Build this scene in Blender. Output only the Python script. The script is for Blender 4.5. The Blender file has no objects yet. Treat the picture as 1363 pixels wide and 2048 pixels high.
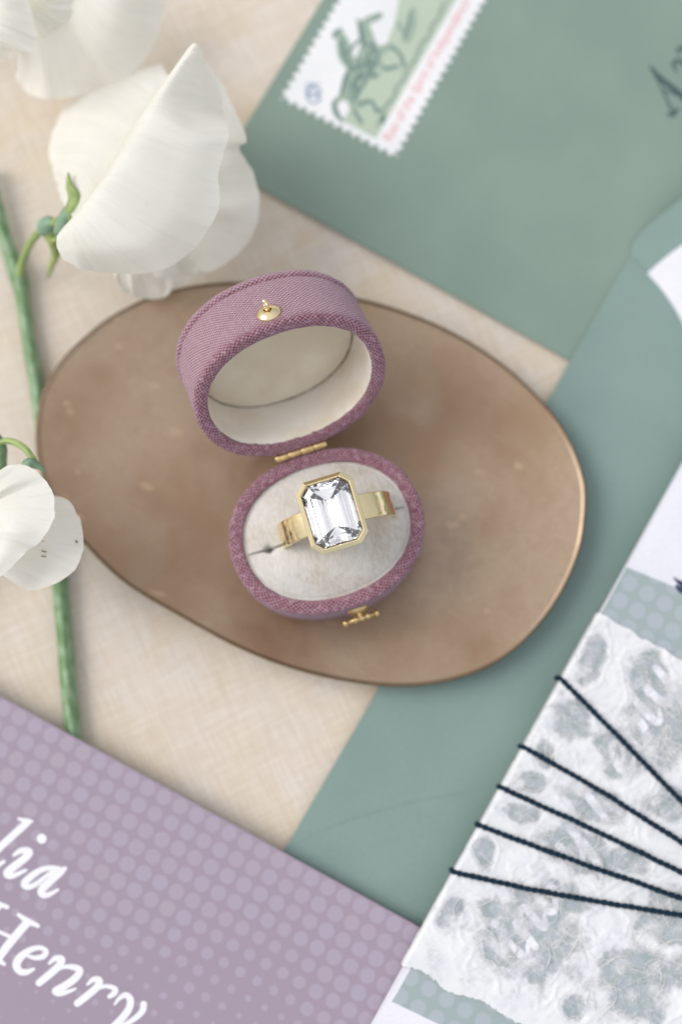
import bpy, math, random
import numpy as np
from mathutils import Vector, Matrix, noise
random.seed(7)
S = 0.001            # everything below is written in millimetres, 1 mm = 0.001 Blender metres
R = math.radians
C = bpy.context.scene.collection
scene = bpy.context.scene

# ------------------------------------------------------------------ camera
TILT = 8.0
DIST = 280.0
FPX = 2800.0
cam_pos = Vector((0, -DIST*math.sin(R(TILT)), DIST*math.cos(R(TILT))))
cam = bpy.data.objects.new('camera', bpy.data.cameras.new('camera'))
C.objects.link(cam)
cam.location = cam_pos*S
cam.rotation_euler = (R(TILT), 0, 0)
cam.data.sensor_fit = 'VERTICAL'
cam.data.sensor_height = 36
cam.data.lens = FPX/2048*36
cam.data.clip_start = 0.01
cam.data.clip_end = 50
cam.data.dof.use_dof = True
cam.data.dof.focus_distance = 0.2455
cam.data.dof.aperture_fstop = 6.0
scene.camera = cam
AX = Vector((1, 0, 0)); AY = Vector((0, math.cos(R(TILT)), math.sin(R(TILT)))); AZ = Vector((0, -math.sin(R(TILT)), math.cos(R(TILT))))

def P(px, py, z=0.0):
    """world point in mm, at height z, that a photo pixel looks at"""
    d = AX*((px-681.5)/FPX) + AY*(-(py-1024)/FPX) - AZ
    t = (z-cam_pos.z)/d.z
    return cam_pos + d*t

def to_px(v):
    r = v-cam_pos
    k = -r.dot(AZ)
    return 681.5+r.dot(AX)/k*FPX, 1024-r.dot(AY)/k*FPX

# ------------------------------------------------------------------ world, sun, exposure
SUN_AZ = (-0.97, 0.24)      # light comes from the left of the photograph
SUN_EL = 42
w = bpy.data.worlds.new('World'); scene.world = w; w.use_nodes = True
nt = w.node_tree; nt.nodes.clear()
sky = nt.nodes.new('ShaderNodeTexSky'); sky.sky_type = 'NISHITA'; sky.sun_disc = False
sky.sun_elevation = R(SUN_EL); sky.sun_rotation = math.atan2(SUN_AZ[0], SUN_AZ[1])
sky.dust_density = 3.0; sky.air_density = 1.0; sky.ozone_density = 1.0
hs = nt.nodes.new('ShaderNodeHueSaturation'); hs.inputs['Saturation'].default_value = 0.42
bg = nt.nodes.new('ShaderNodeBackground'); bg.inputs['Strength'].default_value = 0.112
wo = nt.nodes.new('ShaderNodeOutputWorld')
cl = nt.nodes.new('ShaderNodeMix'); cl.data_type = 'RGBA'; cl.inputs[0].default_value = 0.6
# standard overcast luminance: brightest overhead
tc = nt.nodes.new('ShaderNodeTexCoord'); sx = nt.nodes.new('ShaderNodeSeparateXYZ'); nt.links.new(tc.outputs['Generated'], sx.inputs[0])
mr = nt.nodes.new('ShaderNodeMapRange'); mr.inputs[3].default_value = 3.2; mr.inputs[4].default_value = 9.2; nt.links.new(sx.outputs[2], mr.inputs[0])
vm = nt.nodes.new('ShaderNodeVectorMath'); vm.operation = 'SCALE'; vm.inputs[0].default_value = (1.0, 1.015, 1.06); nt.links.new(mr.outputs[0], vm.inputs['Scale'])
nt.links.new(vm.outputs[0], cl.inputs[7])
nt.links.new(sky.outputs[0], hs.inputs['Color']); nt.links.new(hs.outputs[0], cl.inputs[6]); nt.links.new(cl.outputs[2], bg.inputs['Color']); nt.links.new(bg.outputs[0], wo.inputs['Surface'])
sl = bpy.data.lights.new('sun', 'SUN'); sl.energy = 1.4; sl.angle = R(38); sl.color = (1.0, 0.95, 0.88)
so = bpy.data.objects.new('sun', sl); C.objects.link(so)
ce = math.cos(R(SUN_EL))
sd = Vector((SUN_AZ[0]*ce, SUN_AZ[1]*ce, math.sin(R(SUN_EL)))).normalized()
so.rotation_euler = sd.to_track_quat('Z', 'Y').to_euler(); so.location = sd*2
scene.view_settings.view_transform = 'Standard'; scene.view_settings.look = 'None'
scene.view_settings.exposure = 0.24; scene.view_settings.gamma = 1.0
scene.cycles.max_bounces = 16; scene.cycles.transmission_bounces = 14; scene.cycles.glossy_bounces = 8
scene.cycles.transparent_max_bounces = 12; scene.cycles.sample_clamp_indirect = 8

# ------------------------------------------------------------------ materials
class MB:
    def __init__(s, name):
        s.m = bpy.data.materials.new(name); s.m.use_nodes = True
        s.nt = s.m.node_tree; s.b = s.nt.nodes['Principled BSDF']; s.out = s.nt.nodes['Material Output']
    def n(s, t, **kw):
        nd = s.nt.nodes.new('ShaderNode'+t)
        for k, v in kw.items():
            if k.startswith('i_'):
                s.set(nd.inputs[int(k[2:])], v)
            elif hasattr(nd, k) and k not in nd.inputs: setattr(nd, k, v)
            else: s.set(nd.inputs[k.replace('_', ' ')], v)
        return nd
    def set(s, inp, v):
        if isinstance(v, bpy.types.NodeSocket): s.nt.links.new(v, inp)
        elif isinstance(v, bpy.types.Node): s.nt.links.new(v.outputs[0], inp)
        else: inp.default_value = v
    def math(s, op, a, b=None, c=None):
        nd = s.nt.nodes.new('ShaderNodeMath'); nd.operation = op
        s.set(nd.inputs[0], a)
        if b is not None: s.set(nd.inputs[1], b)
        if c is not None: s.set(nd.inputs[2], c)
        return nd.outputs[0]
    def mix(s, f, a, b):
        nd = s.nt.nodes.new('ShaderNodeMix'); nd.data_type = 'RGBA'
        s.set(nd.inputs[0], f); s.set(nd.inputs[6], a); s.set(nd.inputs[7], b)
        return nd.outputs[2]
    def ramp(s, f, lo, hi, a=0.0, b=1.0):
        nd = s.nt.nodes.new('ShaderNodeMapRange'); nd.interpolation_type = 'SMOOTHSTEP'
        s.set(nd.inputs[0], f); s.set(nd.inputs[1], lo); s.set(nd.inputs[2], hi); s.set(nd.inputs[3], a); s.set(nd.inputs[4], b)
        return nd.outputs[0]
    def objmm(s, rot=0.0, scale=(1, 1, 1)):
        tc = s.n('TexCoord')
        mp = s.nt.nodes.new('ShaderNodeMapping')
        s.nt.links.new(tc.outputs['Object'], mp.inputs[0])
        mp.inputs['Scale'].default_value = tuple(1000*k for k in scale)
        if rot:
            m0 = s.nt.nodes.new('ShaderNodeMapping'); s.nt.links.new(tc.outputs['Object'], m0.inputs[0])
            m0.inputs['Rotation'].default_value = (0, 0, rot); s.nt.links.new(m0.outputs[0], mp.inputs[0])
        return mp.outputs[0]
    def uv(s, scale=(1, 1, 1)):
        tc = s.n('TexCoord'); mp = s.nt.nodes.new('ShaderNodeMapping')
        s.nt.links.new(tc.outputs['UV'], mp.inputs[0]); mp.inputs['Scale'].default_value = scale
        return mp.outputs[0]
    def noise(s, vec, scale, detail=3, rough=0.5, out=0):
        nd = s.nt.nodes.new('ShaderNodeTexNoise')
        s.nt.links.new(vec, nd.inputs['Vector']); nd.inputs['Scale'].default_value = scale
        nd.inputs['Detail'].default_value = detail; nd.inputs['Roughness'].default_value = rough
        return nd.outputs[out]
    def bump(s, h, dist_mm, strength=1.0, normal=None):
        nd = s.nt.nodes.new('ShaderNodeBump'); s.nt.links.new(h, nd.inputs['Height'])
        nd.inputs['Distance'].default_value = dist_mm*S; nd.inputs['Strength'].default_value = strength
        if normal is not None: s.nt.links.new(normal, nd.inputs['Normal'])
        return nd.outputs[0]
    def base(s, col=None, rough=None, metal=None, normal=None, **kw):
        if col is not None: s.set(s.b.inputs['Base Color'], col)
        if rough is not None: s.set(s.b.inputs['Roughness'], rough)
        if metal is not None: s.set(s.b.inputs['Metallic'], metal)
        if normal is not None: s.set(s.b.inputs['Normal'], normal)
        for k, v in kw.items(): s.set(s.b.inputs[k.replace('_', ' ')], v)
        return s.m

def rgb(r, g, b):   # sRGB 0-255 to linear
    f = lambda c: (c/255/12.92) if c/255 <= 0.04045 else ((c/255+0.055)/1.055)**2.4
    return (f(r), f(g), f(b), 1.0)

def mat_cloth():
    m = MB('linen'); v = m.objmm(R(-25))
    sx = m.noise(m.objmm(R(-25), (0.12, 2.6, 1)), 1.0, 4, 0.65); sy = m.noise(m.objmm(R(-25), (2.6, 0.12, 1)), 1.0, 4, 0.65)
    big = m.noise(v, 0.045, 3, 0.55); mid = m.noise(v, 0.16, 3, 0.6)
    thr = m.math('MULTIPLY', m.math('ADD', sx, sy), 0.5)
    c = m.mix(m.ramp(big, 0.32, 0.56), rgb(222, 210, 186), rgb(222, 216, 206))
    c = m.mix(m.ramp(mid, 0.40, 0.72, 0, 0.5), c, rgb(228, 218, 208))
    c = m.mix(m.ramp(thr, 0.40, 0.62), m.mix(0.24, c, rgb(186, 160, 130)), m.mix(0.36, c, rgb(238, 233, 226)))
    sp = m.nt.nodes.new('ShaderNodeSeparateXYZ'); m.nt.links.new(v, sp.inputs[0])
    wx = m.math('SINE', m.math('MULTIPLY', sp.outputs[0], 2*math.pi/0.52)); wy = m.math('SINE', m.math('MULTIPLY', sp.outputs[1], 2*math.pi/0.52))
    wv = m.math('MULTIPLY', wx, wy)
    c = m.mix(m.ramp(wv, -1, 1, 0.0, 0.36), c, rgb(188, 160, 134))
    h = m.math('ADD', m.math('MULTIPLY', wv, 0.5), m.math('MULTIPLY', thr, 3.0))
    return m.base(c, 0.9, normal=m.bump(h, 0.06, 0.8), Sheen_Weight=0.15)

def mat_paper(name, col, grain=0.02, rough=0.75):
    m = MB(name); v = m.objmm()
    n1 = m.noise(v, 1.6, 5, 0.75); n2 = m.noise(v, 0.05, 2)
    dark = (col[0]*0.88, col[1]*0.90, col[2]*0.90, 1)
    c = m.mix(m.ramp(m.math('ADD', m.math('MULTIPLY', n1, 0.5), m.math('MULTIPLY', n2, 0.5)), 0.38, 0.62), dark, col)
    return m.base(c, rough, normal=m.bump(n1, grain, 0.7))

def mat_plain(name, col, rough=0.6, **kw):
    m = MB(name); v = m.objmm(); n1 = m.noise(v, 2.0, 3)
    d = (col[0]*0.85, col[1]*0.85, col[2]*0.85, 1)
    return m.base(m.mix(n1, d, col), rough, **kw)

def mat_dots(name, bgc, dotA, dotB, pitch, r_expr, rough=0.5):
    """printed halftone; UV is in mm along the card"""
    m = MB(name); v = m.uv()
    sp = m.nt.nodes.new('ShaderNodeSeparateXYZ'); m.nt.links.new(v, sp.inputs[0])
    u = m.math('DIVIDE', sp.outputs[0], pitch); w_ = m.math('DIVIDE', sp.outputs[1], pitch)
    fu = m.math('SUBTRACT', m.math('FRACT', u), 0.5); fv = m.math('SUBTRACT', m.math('FRACT', w_), 0.5)
    d = m.math('SQRT', m.math('ADD', m.math('MULTIPLY', fu, fu), m.math('MULTIPLY', fv, fv)))
    cx = m.nt.nodes.new('ShaderNodeCombineXYZ'); m.set(cx.inputs[0], m.math('FLOOR', u)); m.set(cx.inputs[1], m.math('FLOOR', w_))
    wn = m.nt.nodes.new('ShaderNodeTexWhiteNoise'); m.nt.links.new(cx.outputs[0], wn.inputs[0])
    lf = m.noise(cx.outputs[0], 0.17, 2)
    rad = r_expr(m, cx, lf, wn)
    dd = m.math('SUBTRACT', d, rad)
    msk = m.ramp(dd, -0.03, 0.015, 1.0, 0.0)
    dc = m.mix(m.ramp(m.noise(cx.outputs[0], 0.6, 2), 0.35, 0.65), dotA, dotB)
    g = m.noise(v, 4.0, 3)
    c = m.mix(msk, bgc, dc)
    c = m.mix(m.math('MULTIPLY', g, 0.10), c, (c and bgc))
    return m.base(c, rough, normal=m.bump(g, 0.01, 0.5), Specular_IOR_Level=0.35)

def mat_weave():
    m = MB('mauve_bookcloth'); v = m.uv()
    wob = m.noise(v, 0.6, 2)
    sp = m.nt.nodes.new('ShaderNodeSeparateXYZ'); m.nt.links.new(v, sp.inputs[0])
    u = m.math('ADD', sp.outputs[0], m.math('MULTIPLY', wob, 0.5)); w_ = m.math('ADD', sp.outputs[1], m.math('MULTIPLY', wob, 0.4))
    k = 2*math.pi/0.94; k2 = 2*math.pi/0.74
    a = m.math('SINE', m.math('MULTIPLY', u, k)); b = m.math('SINE', m.math('MULTIPLY', w_, k2))
    wv = m.math('MULTIPLY', a, b)
    fx = m.noise(m.uv((0.35, 3.0, 1)), 1.0, 4, 0.7); fy = m.noise(m.uv((3.0, 0.35, 1)), 1.0, 4, 0.7)
    th = m.math('MULTIPLY', m.math('ADD', fx, fy), 0.5)
    at = m.nt.nodes.new('ShaderNodeAttribute'); at.attribute_name = 'edge'
    lite = m.mix(at.outputs['Fac'], rgb(194, 164, 176), rgb(178, 136, 150)); dark = m.mix(at.outputs['Fac'], rgb(132, 88, 100), rgb(108, 62, 74))
    c = m.mix(m.ramp(m.math('ADD', m.math('MULTIPLY', wv, 0.5), th), 0.10, 0.92), dark, lite)
    slub = m.ramp(m.noise(m.uv((1.4, 0.5, 1)), 1.5, 4, 0.75), 0.62, 0.70)
    slub = m.math('MULTIPLY', slub, m.math('ADD', m.math('MULTIPLY', at.outputs['Fac'], 0.6), 0.08))
    c = m.mix(slub, c, rgb(214, 186, 204))
    mot = m.noise(m.objmm(), 1.1, 4, 0.7)
    c = m.mix(m.math('MULTIPLY', m.ramp(mot, 0.50, 0.68), m.math('ADD', m.math('MULTIPLY', at.outputs['Fac'], 0.5), 0.12)), c, rgb(196, 164, 182))
    c = m.mix(m.math('MULTIPLY', m.ramp(mot, 0.48, 0.34), m.math('ADD', m.math('MULTIPLY', at.outputs['Fac'], 0.4), 0.05)), c, rgb(112, 50, 56))
    h = m.math('ADD', m.math('MULTIPLY', wv, 0.5), m.math('MULTIPLY', th, 1.5))
    return m.base(c, 0.85, normal=m.bump(h, 0.22, 1.0), Sheen_Weight=0.35, Sheen_Tint=(0.9, 0.8, 0.95, 1), Sheen_Roughness=0.4)

def mat_velvet():
    m = MB('cream_velvet'); v = m.objmm()
    st = m.noise(m.objmm(0, (1.6, 0.5, 1)), 1.3, 4, 0.7); pat = m.noise(v, 0.16, 3, 0.6); fine = m.noise(v, 6.0, 3, 0.7)
    c = m.mix(m.ramp(pat, 0.30, 0.60), rgb(194, 184, 170), rgb(212, 209, 204))
    c = m.mix(m.ramp(st, 0.35, 0.65, 0, 0.55), c, rgb(232, 228, 222))
    c = m.mix(m.ramp(fine, 0.45, 0.7, 0, 0.3), c, rgb(158, 144, 126))
    h = m.math('ADD', m.math('MULTIPLY', st, 1.0), m.math('MULTIPLY', fine, 0.6))
    return m.base(c, 0.95, normal=m.bump(h, 0.3, 0.8), Sheen_Weight=0.6, Sheen_Tint=(1, 0.99, 0.97, 1), Sheen_Roughness=0.35)

def mat_suede(nm='cream_lining', ca=(232, 222, 206), cb=(246, 242, 236)):
    m = MB(nm); v = m.objmm(); st = m.noise(v, 0.12, 3); fine = m.noise(v, 4.0, 4, 0.7)
    c = m.mix(m.ramp(st, 0.35, 0.7), rgb(*ca), rgb(*cb)); c = m.mix(m.math('MULTIPLY', fine, 0.3), c, rgb(190, 172, 150))
    return m.base(c, 0.9, normal=m.bump(fine, 0.06, 0.6), Sheen_Weight=0.3)

def mat_metal(name, col, rough, scr=0.0, dist=0.0):
    m = MB(name); v = m.objmm(); n1 = m.noise(v, 0.8, 3); n2 = m.noise(v, 7, 3)
    r = m.ramp(n1, 0.3, 0.7, rough*0.7, rough*1.4)
    kw = {}
    if dist: kw['normal'] = m.bump(m.noise(v, 0.45, 2), dist, 1.0)
    return m.base(m.mix(m.math('MULTIPLY', n2, scr), col, (col[0]*0.5, col[1]*0.42, col[2]*0.3, 1)), r, 1.0, **kw)

def mat_dish():
    m = MB('aged_brass'); v = m.objmm()
    big = m.noise(v, 0.028, 4, 0.6); mid = m.noise(v, 0.22, 5, 0.65); fine = m.noise(v, 2.2, 4, 0.7)
    c = m.mix(m.ramp(big, 0.38, 0.62), rgb(146, 110, 74), rgb(170, 146, 118))
    c = m.mix(m.ramp(mid, 0.42, 0.66, 0, 0.5), c, rgb(150, 122, 90))
    c = m.mix(m.ramp(m.noise(v, 0.06, 3, 0.5), 0.52, 0.66, 0, 0.45), c, rgb(164, 138, 114))
    # worn bright nicks
    vo = m.nt.nodes.new('ShaderNodeTexVoronoi'); m.nt.links.new(m.objmm(R(15), (0.075, 0.16, 1)), vo.inputs[0]); vo.inputs['Scale'].default_value = 1.0
    wn = m.ramp(m.math('ADD', vo.outputs['Distance'], m.math('MULTIPLY', mid, 0.25)), 0.2, 0.27, 1.0, 0.0)
    c = m.mix(m.math('MULTIPLY', wn, 0.35), c, rgb(206, 176, 138))
    scr = m.noise(m.objmm(R(35), (0.06, 2.4, 1)), 1.0, 4, 0.7)
    c = m.mix(m.ramp(scr, 0.56, 0.72, 0, 0.22), c, rgb(196, 172, 140))
    c = m.mix(m.ramp(fine, 0.35, 0.65, 0.18, 0.0), c, rgb(96, 74, 56))
    r = m.ramp(mid, 0.3, 0.7, 0.36, 0.52)
    return m.base(c, r, 0.8, normal=m.bump(m.math('ADD', mid, m.math('MULTIPLY', fine, 0.25)), 0.10, 0.5), Coat_Weight=0.75, Coat_Roughness=0.42, Coat_IOR=1.9)

def mat_petal():
    m = MB('white_petal'); v = m.uv()
    vein = m.noise(m.uv((26, 1.2, 1)), 1.0, 5, 0.65); blot = m.noise(v, 3.0, 3)
    c = m.mix(m.ramp(blot, 0.3, 0.7), rgb(246, 245, 238), rgb(250, 250, 246))
    sp = m.nt.nodes.new('ShaderNodeSeparateXYZ'); m.nt.links.new(v, sp.inputs[0])
    c = m.mix(m.ramp(sp.outputs[1], 0.0, 0.35, 0.25, 0.0), c, rgb(224, 226, 178))
    c = m.mix(m.ramp(vein, 0.50, 0.68, 0, 0.22), c, rgb(214, 212, 196))
    c = m.mix(m.ramp(m.noise(v, 9.0, 4, 0.7), 0.64, 0.76, 0, 0.25), c, rgb(206, 196, 168))
    b1 = m.bump(vein, 0.32, 0.9)
    m.base(c, 0.6, normal=b1, Specular_IOR_Level=0.3, Sheen_Weight=0.1)
    tr = m.nt.nodes.new('ShaderNodeBsdfTranslucent'); m.set(tr.inputs[0], m.mix(0.6, c, rgb(252, 250, 236))); m.nt.links.new(b1, tr.inputs['Normal'])
    mx = m.nt.nodes.new('ShaderNodeMixShader'); mx.inputs[0].default_value = 0.36
    m.nt.links.new(m.b.outputs[0], mx.inputs[1]); m.nt.links.new(tr.outputs[0], mx.inputs[2]); m.nt.links.new(mx.outputs[0], m.out.inputs[0])
    return m.m

def mat_green(name, a, b):
    m = MB(name); n = m.noise(m.uv((9, 0.25, 1)), 1.0, 3); v = m.objmm(); n2 = m.noise(v, 0.3, 3)
    c = m.mix(m.ramp(m.math('ADD', m.math('MULTIPLY', n, 0.6), m.math('MULTIPLY', n2, 0.4)), 0.35, 0.65), a, b)
    m.base(c, 0.5, normal=m.bump(n, 0.1, 0.6), Subsurface_Weight=0.15, Subsurface_Scale=0.0015)
    return m.m

def mat_thread():
    m = MB('navy_thread'); n = m.noise(m.uv((6, 1, 1)), 2.0, 3)
    return m.base(m.mix(n, rgb(6, 28, 44), rgb(22, 54, 74)), 0.75, normal=m.bump(n, 0.08, 0.8), Specular_IOR_Level=0.25)

def mat_lace():
    m = MB('mulberry_paper'); v = m.objmm()
    at = m.nt.nodes.new('ShaderNodeAttribute'); at.attribute_name = 'pulp'
    f1 = m.noise(m.objmm(R(30), (0.28, 1.5, 1)), 1.0, 3, 0.6); f2 = m.noise(m.objmm(R(-40), (0.28, 1.5, 1)), 1.0, 3, 0.6)
    rg = m.math('ABSOLUTE', m.math('SUBTRACT', m.noise(v, 0.42, 2, 0.5), 0.5)); ridge = m.ramp(rg, 0.0, 0.05, 0.5, 0.0)
    fib = m.math('ADD', m.ramp(m.math('MAXIMUM', f1, f2), 0.50, 0.74, 0, 0.75), ridge)
    soft = m.noise(v, 0.35, 2, 0.5)
    a = m.math('ADD', at.outputs['Fac'], m.math('MULTIPLY', fib, 0.30))
    a = m.math('ADD', a, m.math('MULTIPLY', m.math('SUBTRACT', soft, 0.5), 0.3))
    a = m.ramp(a, 0.05, 1.05, 0.0, 0.985)
    c = m.mix(m.ramp(m.noise(v, 0.2, 3), 0.3, 0.7), rgb(220, 223, 228), rgb(230, 231, 233))
    m.base(c, 0.9, normal=m.bump(m.math('ADD', f1, m.math('MULTIPLY', f2, 0.8)), 0.13, 0.8))
    ed = m.nt.nodes.new('ShaderNodeAttribute'); ed.attribute_name = 'sheet'
    m.set(m.b.inputs['Alpha'], m.math('MULTIPLY', a, m.ramp(m.math('ADD', ed.outputs['Fac'], m.math('MULTIPLY', m.math('SUBTRACT', f1, 0.5), 0.5)), 0.35, 0.6)))
    return m.m

def mat_gem():
    m = MB('clear_gemstone')
    return m.base((1, 0.98, 0.985, 1), 0.0, Transmission_Weight=1.0, IOR=2.42)

CLOTH = mat_cloth()
ENV1 = mat_paper('sage_paper', rgb(132, 152, 141)); ENV2 = mat_paper('sage_paper_pale', rgb(132, 154, 148))
WHITE = mat_paper('white_paper', rgb(232, 231, 240)); STAMPW = mat_paper('stamp_paper', rgb(236, 236, 238))
LAWN = mat_plain('stamp_green_ink', rgb(186, 201, 182)); MIDG = mat_plain('stamp_mid_green_ink', rgb(158, 178, 162)); DKG = mat_plain('stamp_dark_green_ink', rgb(120, 146, 140))
RED = mat_plain('stamp_red_ink', rgb(234, 160, 168)); BLUE = mat_plain('stamp_blue_ink', rgb(130, 150, 185)); INK = mat_plain('grey_green_ink', rgb(66, 88, 90)); NAVY = mat_plain('navy_ink', rgb(48, 58, 100))
PRINTW = mat_plain('white_ink', rgb(243, 243, 250), 0.5)
WEAVE = mat_weave(); VELVET = mat_velvet(); SUEDE = mat_suede(); SUEDEP = mat_suede('tan_lining_board', (224, 213, 190), (236, 228, 210))
GOLD = mat_metal('yellow_gold', (0.96, 0.80, 0.48, 1), 0.07, 0.1, 0.10); GOLDF = mat_metal('polished_gold', (0.97, 0.82, 0.50, 1), 0.05, 0.05)
BRASS = mat_metal('brass', (0.86, 0.66, 0.34, 1), 0.24, 0.5)
DISH = mat_dish(); RIMB = mat_metal('worn_brass_rim', rgb(132, 114, 84), 0.6, 0.6); PALE = mat_metal('pale_polished_metal', (0.96, 0.93, 0.92, 1), 0.12, 0.0); PETAL = mat_petal(); GEM = mat_gem(); THREAD = mat_thread(); LACE = mat_lace()
STEM = mat_green('stem_green', rgb(92, 130, 78), rgb(146, 172, 140)); CALYX = mat_green('calyx_green', rgb(122, 150, 90), rgb(172, 188, 118)); CALYXB = mat_green('calyx_bluegreen', rgb(110, 146, 124), rgb(150, 178, 150))
FIBRE = mat_plain('paper_fibre', rgb(244, 243, 240), 0.9)
DARK = mat_plain('dark_hole', rgb(40, 32, 24), 0.9)
SPOT = mat_plain('petal_speck', rgb(140, 122, 96), 0.9)

# ------------------------------------------------------------------ object helpers
def thing(name, label, cat, loc=(0, 0, 0), rot=None, group=None, mat4=None):
    o = bpy.data.objects.new(name, None); C.objects.link(o)
    o.empty_display_size = 0.01
    o.location = Vector(loc)*S
    if rot: o.rotation_euler = rot
    o['label'] = label; o['category'] = cat
    if group: o['group'] = group
    o['_loc'] = [loc[0], loc[1], loc[2]]
    return o

def mesh(name, verts, faces, mat, parent=None, world=True, uv=None, smooth=True, attrs=None, kind=None):
    """verts in mm; world=True subtracts the parent's location"""
    off = Vector((0, 0, 0))
    if parent is not None and world:
        p = parent
        while p is not None:
            if '_loc' in p: off = off + Vector(p['_loc'])
            p = p.parent
    me = bpy.data.meshes.new(name)
    me.from_pydata([tuple((Vector(v)-off)*S) for v in verts], [], faces)
    if uv is not None:
        l = me.uv_layers.new(name='UVMap')
        vi = np.empty(len(me.loops), dtype=np.int32); me.loops.foreach_get('vertex_index', vi)
        l.data.foreach_set('uv', np.asarray(uv, dtype=np.float32)[vi].ravel())
    if attrs:
        for k, a in attrs.items():
            at = me.attributes.new(k, 'FLOAT', 'POINT'); at.data.foreach_set('value', np.asarray(a, dtype=np.float32))
    if smooth: me.polygons.foreach_set('use_smooth', [True]*len(me.polygons))
    me.materials.append(mat); me.update()
    o = bpy.data.objects.new(name, me); C.objects.link(o)
    if parent is not None: o.parent = parent
    if kind: o['kind'] = kind
    return o

def grid_faces(nu, nv, close_u=False, close_v=False):
    f = []
    for i in range(nu if close_u else nu-1):
        for j in range(nv if close_v else nv-1):
            a = i*nv+j; b = ((i+1) % nu)*nv+j; c = ((i+1) % nu)*nv+(j+1) % nv; d = i*nv+(j+1) % nv
            f.append((a, b, c, d))
    return f

def cr(pts, t):
    """Catmull-Rom through pts (numpy rows), t in 0..len-1"""
    n = len(pts); i = min(int(t), n-2); f = t-i
    p0 = pts[max(i-1, 0)] if i > 0 else 2*pts[0]-pts[1]
    p1 = pts[i]; p2 = pts[i+1]; p3 = pts[i+2] if i+2 < n else 2*pts[n-1]-pts[n-2]
    return 0.5*((2*p1)+(-p0+p2)*f+(2*p0-5*p1+4*p2-p3)*f*f+(-p0+3*p1-3*p2+p3)*f**3)

def spline(pts, n):
    a = np.array(pts, dtype=float)
    return [cr(a, k*(len(a)-1)/(n-1)) for k in range(n)]

def closed_spline(pts, n):
    a = np.array(pts, dtype=float); m = len(a); out = []
    for k in range(n):
        t = k*m/n; i = int(t); f = t-i
        p0, p1, p2, p3 = a[(i-1) % m], a[i % m], a[(i+1) % m], a[(i+2) % m]
        out.append(0.5*((2*p1)+(-p0+p2)*f+(2*p0-5*p1+4*p2-p3)*f*f+(-p0+3*p1-3*p2+p3)*f**3))
    return out

def tube(path, rad, sides=12, ridge=0.0, cap=True):
    V = []; F = []; UV = []
    n = len(path); L = 0
    pts = [Vector(p) for p in path]
    for i, p in enumerate(pts):
        t = (pts[min(i+1, n-1)]-pts[max(i-1, 0)]).normalized()
        up = Vector((0, 0, 1)) if abs(t.z) < 0.9 else Vector((0, 1, 0))
        a = t.cross(up).normalized(); b = a.cross(t).normalized()
        r = rad[i] if hasattr(rad, '__len__') else rad
        if i: L += (pts[i]-pts[i-1]).length
        for k in range(sides):
            th = 2*math.pi*k/sides; rr = r*(1+ridge*math.cos(4*th))
            V.append(p+a*rr*math.cos(th)+b*rr*math.sin(th)); UV.append((k/sides, L))
    for i in range(n-1):
        for k in range(sides):
            F.append((i*sides+k, i*sides+(k+1) % sides, (i+1)*sides+(k+1) % sides, (i+1)*sides+k))
    if cap:
        F.append(tuple(range(sides-1, -1, -1))); F.append(tuple((n-1)*sides+k for k in range(sides)))
    return V, F, UV

def join(parts):
    V = []; F = []; UV = []
    for v, f, u in parts:
        o = len(V); V += list(v); F += [tuple(i+o for i in q) for q in f]; UV += list(u)
    return V, F, UV

def slab(poly, z0, z1, uvf=None):
    """flat sheet with thickness from an outline of (x, y) points, counter-clockwise"""
    n = len(poly); V = [(p[0], p[1], z1) for p in poly]+[(p[0], p[1], z0) for p in poly]
    area = sum(poly[i][0]*poly[(i+1) % n][1]-poly[(i+1) % n][0]*poly[i][1] for i in range(n))
    top = tuple(range(n)) if area > 0 else tuple(range(n-1, -1, -1))
    F = [top, tuple(i+n for i in reversed(top))]
    for i in range(n):
        j = (i+1) % n
        F.append((i, i+n, j+n, j) if area > 0 else (j, j+n, i+n, i))
    UV = [(uvf(p) if uvf else (p[0], p[1])) for p in poly]*2
    return V, F, UV

def pxpoly(pts, z):
    return [tuple(P(a, b, z)[:2]) for a, b in pts]

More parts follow.
